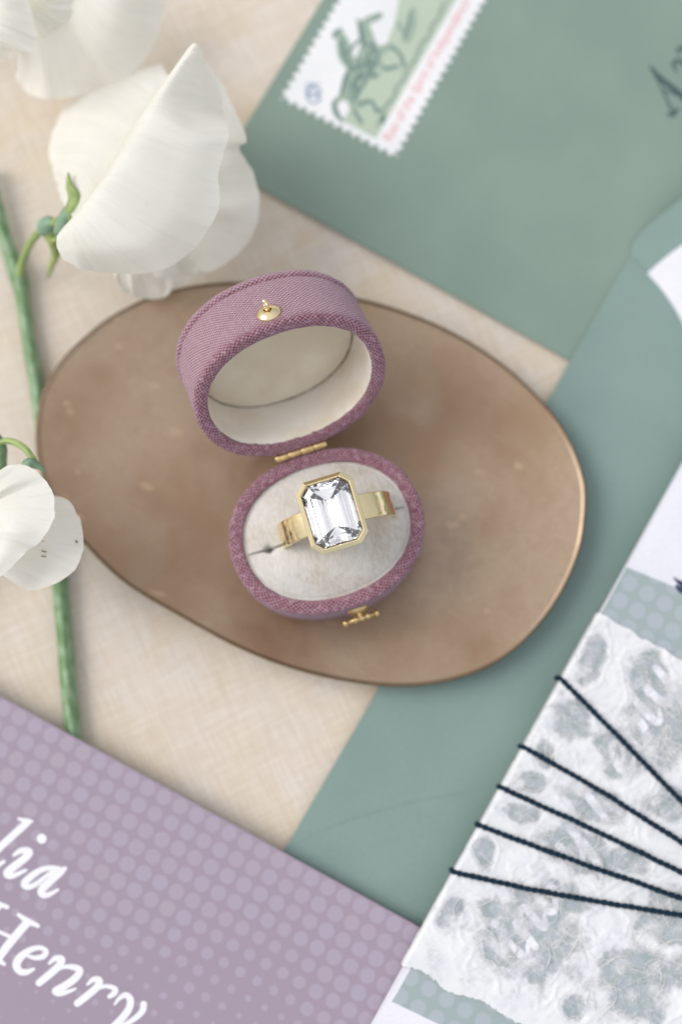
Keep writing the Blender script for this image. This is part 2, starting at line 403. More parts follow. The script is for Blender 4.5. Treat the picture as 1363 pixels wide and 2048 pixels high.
def brush(strokes, zf, name, mat, parent, step=5.0, zadd=0.02):
    """printed lettering: strokes are lists of (px, py, halfwidth px); zf = height of the sheet"""
    V = []; F = []; lift = zadd
    for s in strokes:
        a = np.array(s, dtype=float)
        if len(a) == 1:
            c = a[0]; b = len(V)
            for k in range(24):
                th = 2*math.pi*k/24; V.append(P(c[0]+c[2]*math.cos(th), c[1]-c[2]*math.sin(th), zf+lift))
            F.append(tuple(range(b, b+24))); lift += 0.002; continue
        L = sum(np.hypot(*(a[i+1][:2]-a[i][:2])) for i in range(len(a)-1))
        n = max(6, int(L/step)); q = spline(a, n)
        lefts = []; rights = []
        for i, c in enumerate(q):
            d = q[min(i+1, n-1)][:2]-q[max(i-1, 0)][:2]; d = d/(np.hypot(*d)+1e-9); nn = np.array([-d[1], d[0]])
            z = zf+lift+i*0.0007
            lefts.append((c[0]+nn[0]*c[2], c[1]+nn[1]*c[2], z)); rights.append((c[0]-nn[0]*c[2], c[1]-nn[1]*c[2], z))
        b = len(V)
        for l, r in zip(lefts, rights): V.append(P(*l)); V.append(P(*r))
        for i in range(n-1): F.append((b+2*i, b+2*i+2, b+2*i+3, b+2*i+1))
        for end, sg in ((0, -1), (n-1, 1)):
            c = q[end]; d = q[min(end+1, n-1)][:2]-q[max(end-1, 0)][:2]; d = d/(np.hypot(*d)+1e-9); nn = np.array([-d[1], d[0]])
            z = zf+lift+end*0.0007; b2 = len(V)
            for k in range(9):
                th = math.pi*k/8
                o = nn*math.cos(th)*c[2]+d*sg*math.sin(th)*c[2]
                V.append(P(c[0]+o[0], c[1]+o[1], z))
            F.append(tuple(range(b2, b2+9)) if sg < 0 else tuple(range(b2+8, b2-1, -1)))
        lift += 0.003
    # every face must look up
    F2 = []
    for f in F:
        p = [Vector(V[i]) for i in f]; nrm = Vector((0, 0, 0))
        for i in range(len(p)): nrm += p[i].cross(p[(i+1) % len(p)])
        F2.append(f if nrm.z > 0 else tuple(reversed(f)))
    return mesh(name, V, F2, mat, parent, smooth=False)

# ------------------------------------------------------------------ setting: linen cloth
N = 140; V = []; UV = []
for i in range(N):
    for j in range(N):
        a = (i/(N-1)*2-1); b = (j/(N-1)*2-1)
        x = a*abs(a)**0.6*900; y = b*abs(b)**0.6*900
        z = -0.5+0.35*noise.noise(Vector((x/38, y/38, 1.3)))
        V.append((x, y, min(z, -0.1))); UV.append((x, y))
mesh('tablecloth', V, grid_faces(N, N), CLOTH, uv=UV, kind='structure')

# ------------------------------------------------------------------ addressed envelope with stamp
Z1 = 0.55
def env_outline():
    # corner behind the flower; left edge runs up-right, lower edge down-right
    return [(442, 332), (1180, 744), (1750, 1060), (2300, 60), (1900, -500), (905, -430)]
e1 = thing('envelope', 'sage green addressed envelope with a postage stamp and ink lettering, at the top', 'envelope', tuple(P(1000, 300, 0)))
v, f, u = slab(pxpoly(env_outline(), Z1), 0.0, Z1); mesh('front_panel', v, f, ENV1, e1, uv=u, smooth=False)
# stamp: perforated edge
A0 = P(792, 318, Z1); XD = (P(972, 0, Z1)-A0).normalized(); YD = Vector((-XD.y, XD.x, 0))
SW, SH = 41.0, (P(563, 190, Z1)-A0).length
def st(x, y, z=0): return A0+XD*x+YD*y+Vector((0, 0, z))
out = []
def perf(p, q):
    p = Vector(p); q = Vector(q); L = (q-p).length; n = round(L/2.2); d = (q-p)/n; nn = Vector((d.y, -d.x)).normalized()
    for i in range(n):
        b = p+d*i
        for t, dep in ((0.0, 0), (0.36, 0), (0.42, -0.5), (0.55, -0.8), (0.75, -0.8), (0.9, -0.5)):
            out.append(b+d*t+nn*dep)
perf((0, 0), (SW, 0)); perf((SW, 0), (SW, SH)); perf((SW, SH), (0, SH)); perf((0, SH), (0, 0))
poly = [tuple(st(p.x, p.y)[:2]) for p in out]
v, f, u = slab(poly, Z1+0.01, Z1+0.13); stp = mesh('stamp', v, f, STAMPW, e1, uv=u, smooth=False)
ZS = Z1+0.13
def flatpoly(pts, z, name, mat, parent):
    pl = pxpoly(pts, z); v, f, u = slab(pl, z-0.012, z); return mesh(name, v, f, mat, parent, uv=u, smooth=False)
flatpoly([(686, 242), (751, 277), (911, 0), (1030, -210), (905, -210), (800, -20), (790, 40), (765, 108), (716, 180)], ZS+0.02, 'printed_field', LAWN, stp)
def SL(pts):      # stamp coordinates in mm (x along the lettering, y up the picture) to strokes
    out_ = []
    for x, y, w_ in pts:
        q = to_px(st(x, y)); out_.append((q[0], q[1], w_*9.6))
    return out_
# a galloping horse with its rider, printed in two greens
brush([SL(q) for q in [
    [(7.6, 15.6, 1.5), (10.5, 15.9, 2.3), (14.5, 15.7, 2.1), (17.5, 15.9, 2.2), (19.3, 16.4, 1.4)],
    [(18.2, 16.4, 1.9), (20.6, 18.0, 1.35), (22.6, 19.8, 1.0)], [(22.3, 20.2, 0.95), (24.2, 19.5, 0.85), (26.2, 18.2, 0.5)],
    [(8.2, 15.0, 1.6), (6.8, 12.6, 0.95), (8.6, 10.6, 0.5), (7.2, 8.6, 0.4)], [(7.6, 14.8, 1.2), (4.9, 12.4, 0.6), (3.6, 10.2, 0.4)],
    [(18.4, 14.8, 1.2), (21.2, 12.6, 0.6), (20.4, 10.0, 0.4), (18.8, 8.6, 0.35)], [(17.6, 14.6, 1.1), (16.2, 11.6, 0.6), (18.0, 9.4, 0.4)],
    [(7.0, 16.2, 0.7), (4.6, 17.0, 0.6), (2.8, 15.6, 0.6), (2.0, 13.8, 0.3)],
    [(13.4, 17.6, 1.3), (14.8, 20.0, 1.5), (17.0, 21.8, 1.4)], [(18.0, 22.8, 1.05), (18.3, 23.4, 0.9)], [(12.8, 17.4, 1.0), (15.2, 15.6, 0.8), (13.6, 12.8, 0.6)],
    [(24.2, 10.6, 0.9), (27.4, 11.2, 1.0), (30.5, 12.4, 0.6)], [(25.4, 12.4, 0.6), (26.6, 13.8, 0.5)]]], ZS, 'printed_horse', MIDG, stp, zadd=0.03)
rh = random.Random(12); hat = []
for _ in range(60):
    x_ = rh.uniform(7, 19.5); y_ = rh.uniform(13.8, 17.6); L_ = rh.uniform(0.5, 1.5)
    hat.append(SL([(x_, y_, rh.uniform(0.08, 0.22)), (x_+L_*0.5, y_+0.3*L_, rh.uniform(0.1, 0.24)), (x_+L_, y_+0.2*L_, 0.08)]))
for k_ in range(12): hat.append(SL([(4+k_*2.6, 6.9+0.4*(k_ % 3), 0.07), (6+k_*2.6, 7.1+0.5*(k_ % 2), 0.09), (8.5+k_*2.6, 6.8, 0.05)]))
brush(hat, ZS, 'printed_hatching', DKG, stp, zadd=0.045)
brush([SL(q) for q in [
    [(7.0, 16.9, 0.3), (11, 18.0, 0.28), (13, 17.9, 0.2)], [(7.2, 14.0, 0.4), (11, 13.7, 0.35), (16, 13.7, 0.4), (18.5, 14.2, 0.3)], [(19.0, 18.0, 0.5), (21.2, 19.9, 0.55), (22.8, 21.0, 0.4)],
    [(24.8, 18.4, 0.3), (26.4, 17.8, 0.3)], [(22.8, 21.2, 0.3), (22.9, 22.0, 0.15)], [(13.6, 18.4, 0.5), (15.2, 20.8, 0.55), (17.4, 22.3, 0.4)], [(15.6, 20.0, 0.35), (18.6, 19.4, 0.3), (21.0, 18.8, 0.2)],
    [(17.3, 24.2, 0.35), (18.6, 24.4, 0.4), (19.6, 23.5, 0.25)], [(12.8, 17.2, 0.4), (15.0, 15.4, 0.4), (13.6, 12.8, 0.45), (14.6, 12.2, 0.3)],
    [(6.9, 12.4, 0.35), (8.6, 10.6, 0.3), (7.2, 8.6, 0.35), (7.9, 8.2, 0.3)], [(4.9, 12.4, 0.3), (3.6, 10.2, 0.35)], [(21.2, 12.6, 0.3), (20.4, 10.0, 0.3), (18.8, 8.4, 0.35)], [(16.2, 11.6, 0.3), (18.0, 9.4, 0.3)],
    [(4.6, 17.3, 0.35), (2.8, 15.8, 0.45), (2.0, 13.8, 0.35)], [(24.2, 11.2, 0.3), (27.4, 11.9, 0.35), (30.0, 12.9, 0.2)], [(5.8, 6.4, 0.45), (6.8, 6.6, 0.4)]]], ZS, 'printed_outline', DKG, stp, zadd=0.06)
brush([[(612, 184, 2), (622, 176, 2), (640, 180, 2.2), (634, 190, 2.4), (614, 188, 2.4), (612, 184, 2)], [(614, 192, 2), (630, 188, 2), (640, 196, 2.2), (630, 206, 2), (618, 202, 2), (614, 192, 2)],
       [(612, 170, 1.5), (622, 166, 1.5), (630, 170, 1.5)], [(610, 178, 1.2), (640, 166, 1.2)]], ZS, 'denomination', BLUE, stp, zadd=0.03)
def text_mesh(txt, size, origin, xd, yd, name, mat, parent, z, shear=0.0, width=None):
    cu = bpy.data.curves.new(name, 'FONT'); cu.body = txt; cu.size = size; cu.shear = shear; cu.offset = 0.0
    o = bpy.data.objects.new(name, cu); C.objects.link(o)
    dg = bpy.context.evaluated_depsgraph_get(); me = bpy.data.meshes.new_from_object(o.evaluated_get(dg))
    vs = [v.co.copy() for v in me.vertices]; fs = [tuple(p.vertices) for p in me.polygons]
    mx = max(v.x for v in vs); k = (width/mx) if width else 1.0
    V = [origin+xd*(v.x*k)+yd*v.y+Vector((0, 0, z)) for v in vs]
    bpy.data.objects.remove(o); bpy.data.meshes.remove(me)
    return mesh(name, V, fs, mat, parent, smooth=False)
text_mesh('Rise of the Spirit of Independence', 3.0, Vector((*P(779, 287, ZS)[:2], ZS)), XD, YD, 'lettering', RED, stp, 0.03, 0.25, 35.5)
def zz(pts, X0, Y0, k): return [[(X0+p[0]/k, Y0+p[1]/k, p[2]/k) for p in s] for s in pts]
addr = [[(722, 205, 7), (780, 265, 13), (850, 322, 15), (930, 388, 15), (990, 430, 9)], [(728, 215, 5), (770, 290, 5), (806, 370, 6), (830, 420, 7)], [(806, 428, 6), (828, 436, 11), (846, 412, 8), (860, 402, 4)],
        [(776, 312, 4), (828, 330, 4), (880, 350, 4)], [(848, 222, 5), (832, 190, 8), (850, 170, 8), (890, 190, 12), (960, 240, 12)], [(866, 138, 5), (854, 122, 8), (876, 108, 8), (930, 140, 12), (1000, 190, 12)]]
brush(zz(addr, 1000, 50, 2.41), Z1, 'address_lettering', INK, e1, zadd=0.02)

# ------------------------------------------------------------------ open envelope on the right
Z2 = 1.35
e2 = thing('envelope', 'pale sage green envelope lying open, partly under the brass dish and wrapped cards', 'envelope', tuple(P(1000, 1400, 0)))
edge2 = [(1259, 512), (1095, 800), (900, 1130), (567, 1702), (380, 2030), (700, 2600), (2100, 2600), (2300, 1150)]
v, f, u = slab(pxpoly(edge2, Z2), 0.58, Z2-0.35); mesh('back_panel', v, f, ENV1, e2, uv=u, smooth=False)
throat = [(1259, 512), (1278, 531), (1296, 550), (1318, 574), (1340, 604), (1362, 642), (1420, 760), (1560, 900), (1900, 1000), (2300, 1150)]
pocket = [(p[0], p[1]) for p in spline(throat, 50)]+[(2100, 2600), (700, 2600), (380, 2030), (567, 1702), (900, 1130), (1095, 800)]
v, f, u = slab(pxpoly(pocket, Z2), Z2-0.22, Z2); pk = mesh('pocket_panel', v, f, ENV2, e2, uv=u, smooth=False)
bv = pk.modifiers.new('edge', 'BEVEL'); bv.width = 0.1*S; bv.segments = 2; bv.limit_method = 'ANGLE'
seam = [(p[0], p[1]) for p in spline([(566, 1706), (640, 1664), (760, 1622), (960, 1580), (1300, 1540), (1800, 1500)], 40)]
v, f, u = slab(pxpoly(seam+[(2100, 2600), (700, 2600), (380, 2030)], Z2), Z2+0.002, Z2+0.22); mesh('lower_flap', v, f, ENV2, e2, uv=u, smooth=False)
flap = [(p[0], p[1]) for p in spline([(1268, 524), (1260, 505), (1266, 484), (1288, 458), (1330, 424), (1400, 372), (1560, 250), (1900, 60)], 50)]+[(2300, 60), (2300, 1150), (1500, 800), (1330, 600)]
ca_, cb_ = P(1259, 512, 1), P(1560, 900, 1); cd_ = (cb_-ca_).normalized(); cn_ = Vector((-cd_.y, cd_.x, 0))
if cn_.y < 0: cn_ = -cn_
def spring(V, lo, slope=0.10): return [(p[0], p[1], p[2]+lo+slope*max(0.0, (Vector((p[0], p[1], 0))-Vector((ca_.x, ca_.y, 0))).dot(cn_))) for p in V]
v, f, u = slab(pxpoly(flap, 1.6), 0, 0.2); mesh('opened_flap', spring(v, 0.72, 0.16), f, ENV2, e2, uv=u, smooth=False)
lin = [(p[0], p[1]) for p in spline([(1292, 548), (1325, 519), (1366, 490), (1450, 440), (1700, 300)], 30)]+[(2000, 1000), (1500, 860), (1380, 690), (1330, 610)]
v, f, u = slab(pxpoly(lin, Z2), 0, 0.12); mesh('liner', spring(v, 0.95, 0.16), f, WHITE, e2, uv=u, smooth=False)

# ------------------------------------------------------------------ brass dish
dish_px = [(75, 905), (82, 800), (120, 727), (178, 668), (240, 624), (320, 588), (410, 570), (500, 566), (600, 576), (700, 594), (800, 622), (900, 664), (1000, 727), (1082, 803), (1130, 868), (1160, 938), (1169, 1000),
           (1160, 1085), (1135, 1155), (1096, 1222), (1042, 1284), (978, 1330), (895, 1360), (800, 1371), (700, 1362), (590, 1337), (480, 1295), (360, 1230), (250, 1163), (165, 1080), (108, 1000)]
ZR = 6.2
no = 220; outl = closed_spline(dish_px, no)
ow = [P(p[0], p[1], ZR) for p in outl]; cx = sum((p for p in ow), Vector((0, 0, 0)))/no
def zdish(r): return 2.75+(ZR-0.35-2.75)*(max(0, r-0.25)/0.75)**2.1
rs = [0, 0.1, 0.2, 0.3, 0.4, 0.5, 0.58, 0.66, 0.73, 0.79, 0.84, 0.88, 0.91, 0.94, 0.96, 0.975, 0.985, 0.992]
V = []; rings = []
def ring(r, z, wob=0.0):
    b = len(V)
    for k, p in enumerate(ow):
        q = cx+(p-cx)*r; V.append((q.x, q.y, z+wob*noise.noise(Vector((q.x/30, q.y/30, 5)))))
    rings.append(b)
for r in rs[1:]: ring(r, zdish(r), 0.25)
ring(0.998, ZR+0.12, 0.25); ring(1.0, ZR, 0.25); ring(1.001, ZR-0.45, 0.25); ring(0.996, ZR-0.8, 0.25)
for r in reversed(rs[1:]): ring(r*0.99, zdish(r)-1.0, 0.25 if r > 0.5 else 0.0)
F = []
for a, b in zip(rings[:-1], rings[1:]):
    for k in range(no):
        k2 = (k+1) % no; F.append((a+k, a+k2, b+k2, b+k))
c0 = len(V); V.append((cx.x, cx.y, zdish(0))); c1 = len(V); V.append((cx.x, cx.y, zdish(0)-1.0))
for k in range(no):
    k2 = (k+1) % no; F.append((c0, rings[0]+k2, rings[0]+k)); F.append((c1, rings[-1]+k, rings[-1]+k2))
dish_loc = (cx.x, cx.y, 1.7)
d = thing('trinket_dish', 'shallow oval aged brass dish holding the mauve ring box', 'dish', dish_loc)
F = [tuple(reversed(q)) for q in F]
mesh('plate', V, F, DISH, d)
# polished bare rim
path = [cx+(p-cx)*1.0 for p in ow]
V = []; F = []
for k in range(no):
    p = path[k]; t = (path[(k+1) % no]-path[k-1]).normalized(); nn = Vector((t.y, -t.x, 0))
    if nn.dot(p-cx) < 0: nn = -nn
    w_ = 0.25*noise.noise(Vector((p.x/30, p.y/30, 5)))
    for s in range(8):
        th = 2*math.pi*s/8; V.append(Vector((p.x, p.y, ZR-0.16+w_))+nn*0.24*math.cos(th)+Vector((0, 0, 0.26*math.sin(th))))
mesh('rim', V, grid_faces(no, 8, True, True), RIMB, d)

# ------------------------------------------------------------------ ring box
A, Bm = 18.3, 15.0
BOXROT = R(18.0); RINGROT = R(16.5)
ZB = 2.95; HB = 17.2
bc = P(653, 1061, ZB+HB)
box = thing('ring_box', 'open oval ring box in mauve woven cloth with cream velvet cushion, lid tipped back', 'ring box', (bc.x, bc.y, ZB), (0, 0, BOXROT))

def oval(a, b, t):
    e = 2.0/2.15
    c, s = math.cos(t), math.sin(t)
    return (a*math.copysign(abs(c)**e, c), b*math.copysign(abs(s)**e, s))
NSEG = 240
def oval_pts(a, b, n=NSEG):
    pts = [oval(a, b, 2*math.pi*k/n) for k in range(n)]
    nr = []
    for k in range(n):
        p0, p1 = pts[k-1], pts[(k+1) % n]; tx, ty = p1[0]-p0[0], p1[1]-p0[1]; l = math.hypot(tx, ty); nr.append((ty/l, -tx/l))
    return pts, nr
def sweep(a, b, profile, yoff=0.0, jit=0.0, edgef=None, capend=None, seed=0):
    pts, nr = oval_pts(a, b); n = len(pts)
    per = [0]
    for k in range(n): per.append(per[-1]+math.dist(pts[k], pts[(k+1) % n]))
    V = []; UV = []; E = []
    for k in range(n+1):
        kk = k % n; L = 0
        for j, q in enumerate(profile):
            if j: L += math.dist(q[:2], profile[j-1][:2])
            jj = jit*noise.noise(Vector((pts[kk][0]*0.8+seed, pts[kk][1]*0.8, q[1]*0.8))) + 0.5*jit*noise.noise(Vector((pts[kk][0]*3+seed, pts[kk][1]*3, q[1]*3)))
            x = pts[kk][0]+nr[kk][0]*(q[0]+jj); y = pts[kk][1]+nr[kk][1]*(q[0]+jj)
            V.append((x, y+yoff, q[1]+jj*0.6)); UV.append((per[k], L)); E.append(q[2] if len(q) > 2 else 0.0)
    F = grid_faces(n+1, len(profile))
    if capend is not None:
        m = len(profile); c = len(V); V.append((0, yoff, capend)); UV.append((0, 0)); E.append(0.0)
        for k in range(n): F.append((k*m+m-1, (k+1)*m+m-1, c))
    return V, F, UV, E
def arc(cx_, cz, r, a0, a1, n, e=1.0):
    return [(cx_+r*math.cos(R(a0+(a1-a0)*i/n)), cz+r*math.sin(R(a0+(a1-a0)*i/n)), e) for i in range(n+1)]

# base shell: starts inside, over the rim, down the wall, closed underneath
prof = [(-2.6, HB-7, 1), (-2.6, HB-3, 1), (-2.6, HB-1.2, 1)]+arc(-1.9, HB-0.75, 0.75, 180, 100, 4)+arc(-0.75, HB-0.75, 0.8, 85, 0, 5)
prof += [(0.02, HB-2, 0.3), (0.0, HB-4, 0), (0, HB-7, 0), (0, HB-10, 0), (0, 5, 0), (0, 1.5, 0), (-0.1, 0.6, 0), (-0.6, 0.1, 0), (-2, 0, 0)]
v, f, u, e = sweep(A, Bm, prof, jit=0.14, edgef=None, capend=0.0, seed=3)
mesh('base_shell', v, f, WEAVE, box, world=False, uv=u, attrs={'edge': e})
# cushion with a slot
ai, bi = A-2.75, Bm-2.75
vs = []
t = -1.0
lst = sorted(set([round(x, 4) for x in list(np.linspace(-1, 1, 61))+list(np.linspace(-0.12, 0.12, 33))]))
V = []; UV = []
NU = 90
for vv_ in lst:
    yy = vv_*bi*0.9995
    xm = ai*max(1e-4, (1-abs(vv_*0.9995)**2.15))**(1/2.15)
    for i in range(NU+1):
        s = math.sin((i/NU-0.5)*math.pi); x = s*xm
        r2 = (abs(x/ai)**2.15+abs(yy/bi)**2.15)**(1/2.15)
        dome = 2.3*max(0, 1-r2**3.2)**0.75
        roll = 0.7*math.exp(-((abs(yy)-5.2)/4.0)**2)*(1-r2**4)
        g = abs(yy+0.15*math.sin(x*0.5))
        pit = math.exp(-((abs(x)-11.2)/0.7)**2); halfw = 0.13+0.45*pit
        slot = -(1.8+1.5*pit)*math.exp(-(g/halfw)**2)-0.10*math.exp(-(g/1.1)**2)-0.5*math.exp(-(g/2.6)**2)*math.exp(-((abs(x)-11.0)/1.2)**2)
        slot *= max(0, 1-r2**9)
        wob = 0.12*noise.noise(Vector((x*0.35, yy*0.35, 7)))+0.05*noise.noise(Vector((x*1.6, yy*1.6, 3)))
        V.append((x, yy, HB-1.1+dome+roll+slot+wob)); UV.append((x, yy))
cu = mesh('cushion', V, grid_faces(len(lst), NU+1), VELVET, box, world=False, uv=UV)
cu.data.flip_normals()
v, f, u, e = sweep(ai, bi, arc(0.0, HB-1.15, 0.42, 190, -60, 10, 0)+[(0.2, HB-2.5), (0.1, HB-5)], jit=0.10, seed=9)
mesh('cushion_edge', v, f, VELVET, box, world=False, uv=u)
# hinge
def cyl(p0, p1, r, n=16, bev=0.12):
    p0 = Vector(p0); p1 = Vector(p1); d_ = (p1-p0).normalized()
    return tube([p0, p0+d_*bev*0.3, p0+d_*bev, p1-d_*bev, p1-d_*bev*0.3, p1], [r-bev, r-bev*0.3, r, r, r-bev*0.3, r-bev], n)
HY = Bm+0.55; HZ = HB+0.35
hx = 0.0
for k in range(4):
    v, f, u = cyl((hx-5.0+k*2.5+0.04, HY, HZ), (hx-5.0+(k+1)*2.5-0.04, HY, HZ), 0.72 if k % 2 == 0 else 0.66)
    mesh('hinge_knuckle', v, f, BRASS, box, world=False, uv=u)
# base catch
CZ = HB-6.0; CX = 1.2; CY = -Bm-0.15
parts = []
nC = 24
Vd = []; Fd = []
for i in range(7):
    th = i/6*math.pi/2; rr = 2.1*math.cos(th); hh = 1.1*math.sin(th)
    for k in range(nC):
        a = 2*math.pi*k/nC; Vd.append((CX+rr*math.cos(a), CY-hh, CZ+rr*math.sin(a)*0.9))
Fd = [(i*nC+k, i*nC+(k+1) % nC, (i+1)*nC+(k+1) % nC, (i+1)*nC+k) for i in range(6) for k in range(nC)]
catch = mesh('catch_plate', Vd, Fd, BRASS, box, world=False)
v, f, u = join([tube([(CX-3.0, CY-1.9, CZ+0.3), (CX+3.0, CY-1.9, CZ+0.3)], 0.42, 10)]+
    [tube([(CX+dx-0.45, CY-1.9, CZ+0.3), (CX+dx-0.2, CY-1.9, CZ+0.3), (CX+dx+0.2, CY-1.9, CZ+0.3), (CX+dx+0.45, CY-1.9, CZ+0.3)], [0.35, 0.72, 0.72, 0.35], 12) for dx in (-3.1, -1.1, 0.2, 1.4, 3.1)]+
    [tube([(CX, CY-0.6, CZ+0.3), (CX, CY-1.9, CZ+0.3)], 0.5, 10)])
mesh('catch_bar', v, f, BRASS, box, world=False, uv=u)

# lid
LIDA = 51.5
lid_m = Matrix.Translation(Vector((0, HY+0.35, HZ))*S) @ Matrix.Rotation(R(LIDA), 4, 'X')
YC = Bm+0.3
LD = 16.2
prof = [(-2.5, -12.0, 1), (-2.5, -6, 1), (-2.5, -1.2, 1)]+arc(-1.8, -0.75, 0.75, 180, 100, 4)+arc(-0.75, -0.75, 0.8, 85, 0, 5)
prof += [(0.02, -1.8, 0.2), (0.0, -3, 0), (0, -5, 0), (0, -7, 0), (0, -9, 0), (0, -11, 0), (0.0, -13.2, 0), (-0.05, -13.7, 0.5), (-0.42, -14.0, 1), (-0.45, -14.2, 1), (0.0, -14.45, 0.5), (0.22, -14.8, 0), (0.25, -15.3, 0), (0.1, -15.8, 0), (-0.4, -16.1, 0), (-2, -16.4, 0), (-6, -16.8, 0)]
v, f, u, e = sweep(A, Bm, prof, yoff=YC, jit=0.14, capend=-17.0, seed=17)
lid = mesh('lid', v, f, WEAVE, box, world=False, uv=u, attrs={'edge': e})
lid.matrix_local = lid_m @ Matrix.Translation((0.0016, -0.0005, 0)) @ Matrix.Rotation(R(3.0), 4, 'Y') @ Matrix.Scale(0.972, 4)
v, f, u, e = sweep(A-2.52, Bm-2.52, [(0.0, -0.85), (-0.06, -1.1), (-0.1, -4), (-0.12, -8), (-0.15, -12.4), (0.1, -13.0)], yoff=YC, jit=0.10, seed=4)
mesh('lining', v, f, SUEDE, lid, world=False, uv=u)
v, f, u, e = sweep(A-3.0, Bm-3.0, [(0.42, -13.2), (0.34, -12.85), (0.12, -12.6), (-0.4, -12.45), (-3, -12.3), (-8, -12.25)], yoff=YC, jit=0.08, capend=-12.3, seed=5)
mesh('lining_panel', v, f, SUEDEP, lid, world=False, uv=[(q[0]*0.4, q[1]) for q in u])
# clasp stud on the lid front (which now faces away, upward)
SY = YC+Bm; SZc = -3.7; SX = 0.1
Vd = []; prof_d = [(2.25, 0.0), (2.3, 0.15), (2.15, 0.42), (1.7, 0.78), (1.2, 1.02), (0.85, 1.12), (0.8, 1.0), (0.7, 0.7)]
for rr, hh in prof_d:
    for k in range(32):
        a = 2*math.pi*k/32; Vd.append((SX+rr*math.cos(a), SY+hh-0.05, SZc+rr*math.sin(a)))
Fd = [(i*32+k, (i+1)*32+k, (i+1)*32+(k+1) % 32, i*32+(k+1) % 32) for i in range(len(prof_d)-1) for k in range(32)]
stud = mesh('clasp_button', Vd, Fd, GOLD, lid, world=False)
v, f, u = tube([(SX, SY+0.6, SZc), (SX, SY+0.75, SZc)], [0.78, 0.1], 16); mesh('clasp_hole', v, f, DARK, lid, world=False, uv=u)
loop = []
for k in range(15):
    a = R(-130+k*260/14+90); loop.append((SX+0.05, SY+1.75+0.62*math.sin(a), SZc+0.0+0.62*math.cos(a)))
v1 = tube([(SX, SY+0.4, SZc), (SX, SY+0.9, SZc), (SX, SY+1.25, SZc)], 0.48, 12)
v2 = tube(loop, 0.27, 8); v3 = tube([(SX-0.55, SY+1.9, SZc), (SX+0.55, SY+1.9, SZc)], 0.42, 10); v4 = tube([(SX, SY+1.9, SZc), (SX-0.1, SY+2.6, SZc-0.2), (SX-0.15, SY+3.0, SZc-0.3)], [0.45, 0.48, 0.3], 10)
v, f, u = join([v1, v2, v3, v4]); mesh('clasp_pin', v, f, GOLD, lid, world=False, uv=u)

# ------------------------------------------------------------------ ring
RZ = 34.0; LEAN = 4.0; FORW = 0.0
hw = P(663, 1025, RZ)
rm = Matrix.Rotation(RINGROT, 4, 'Z') @ Matrix.Rotation(R(-LEAN), 4, 'Y') @ Matrix.Rotation(R(FORW), 4, 'X')
HEADR = 13.9
rc = hw-(rm @ Vector((0, 0, HEADR)))
ring_o = thing('ring', 'yellow gold ring with a large emerald-cut clear stone, pushed into the velvet cushion', 'ring', tuple(rc))
ring_o.rotation_euler = rm.to_euler()
# band
RR, TW, TH = 10.35, 2.3, 0.72
V = []; cs = []
for x, y in ((-TW, -TH), (TW, -TH), (TW, TH), (-TW, TH)):
    pass
sec = []
for (sx, sy, a0) in ((1, -1, -90), (1, 1, 0), (-1, 1, 90), (-1, -1, 180)):
    for k in range(4):
        a = R(a0+k*30); sec.append((sx*(TW-0.2)+0.2*math.cos(a), sy*(TH-0.2)+0.2*math.sin(a)))
ns = len(sec); NB = 160
for i in range(NB):
    th = R(26)+R(308)*i/(NB-1)
    wide = 1.0+0.0*math.cos(th)
    for (sx, sy) in sec:
        r = RR+sy*(1+0.05*math.sin(3*th))+0.03*noise.noise(Vector((math.cos(th)*4, math.sin(th)*4, sx)))
        V.append((r*math.sin(th), sx*wide, r*math.cos(th)))
mesh('band', V, grid_faces(NB, ns, False, True)+[tuple(range(ns)), tuple((NB-1)*ns+q for q in reversed(range(ns)))], GOLD, ring_o, world=False)
def octo(hx_, hy_, c): return [(hx_, -(hy_-c)), (hx_, hy_-c), (hx_-c, hy_), (-(hx_-c), hy_), (-hx_, hy_-c), (-hx_, -(hy_-c)), (-(hx_-c), -hy_), (hx_-c, -hy_)]
def stack(levels, capt=True, capb=True):
    V = []; F = []
    for hx_, hy_, c, z in levels: V += [(x, y, z) for x, y in octo(hx_, hy_, c)]
    n = len(levels)
    for i in range(n-1):
        for k in range(8): F.append((i*8+k, i*8+(k+1) % 8, (i+1)*8+(k+1) % 8, (i+1)*8+k))
    if capb: F.append(tuple(range(7, -1, -1)))
    if capt: F.append(tuple((n-1)*8+k for k in range(8)))
    return V, F
H0 = HEADR
bez = [(4.5, 5.8, 1.45, H0-4.8), (5.0, 6.3, 1.65, H0-3.2), (5.26, 6.64, 1.82, H0-1.3), (5.26, 6.64, 1.82, H0-0.60), (5.22, 6.60, 1.80, H0-0.52), (4.68, 6.08, 1.55, H0-0.14), (4.62, 6.02, 1.52, H0-0.09), (4.46, 5.86, 1.42, H0-0.12), (4.34, 5.74, 1.36, H0-0.30)]
v, f = stack(bez, capt=False, capb=True)
mesh('bezel', v, f, GOLDF, ring_o, world=False, smooth=False)
v, f = stack([(4.33, 5.73, 1.35, H0-0.25), (4.28, 5.7, 1.32, H0-1.0), (3.4, 4.8, 1.3, H0-4.2), (0.4, 1.9, 0.2, H0-4.6)][::-1], capt=False, capb=True)
mesh('gem_reflector', v, [tuple(reversed(q)) for q in f], PALE, ring_o, world=False, smooth=False)  # unseen pale metal cup, added under the stone to reflect light and whiten it
G = H0-0.62
gem = [(0.06, 2.4, 0.01, G-3.6), (1.25, 3.15, 0.3, G-2.9), (2.3, 3.95, 0.6, G-2.05), (3.3, 4.8, 0.95, G-1.15), (4.22, 5.60, 1.28, G-0.06), (4.24, 5.62, 1.3, G+0.0), (3.9, 5.26, 1.2, G+0.3), (3.5, 4.86, 1.05, G+0.5), (3.0, 4.35, 0.88, G+0.62)]
v, f = stack(gem); mesh('gemstone', v, f, GEM, ring_o, world=False, smooth=False)

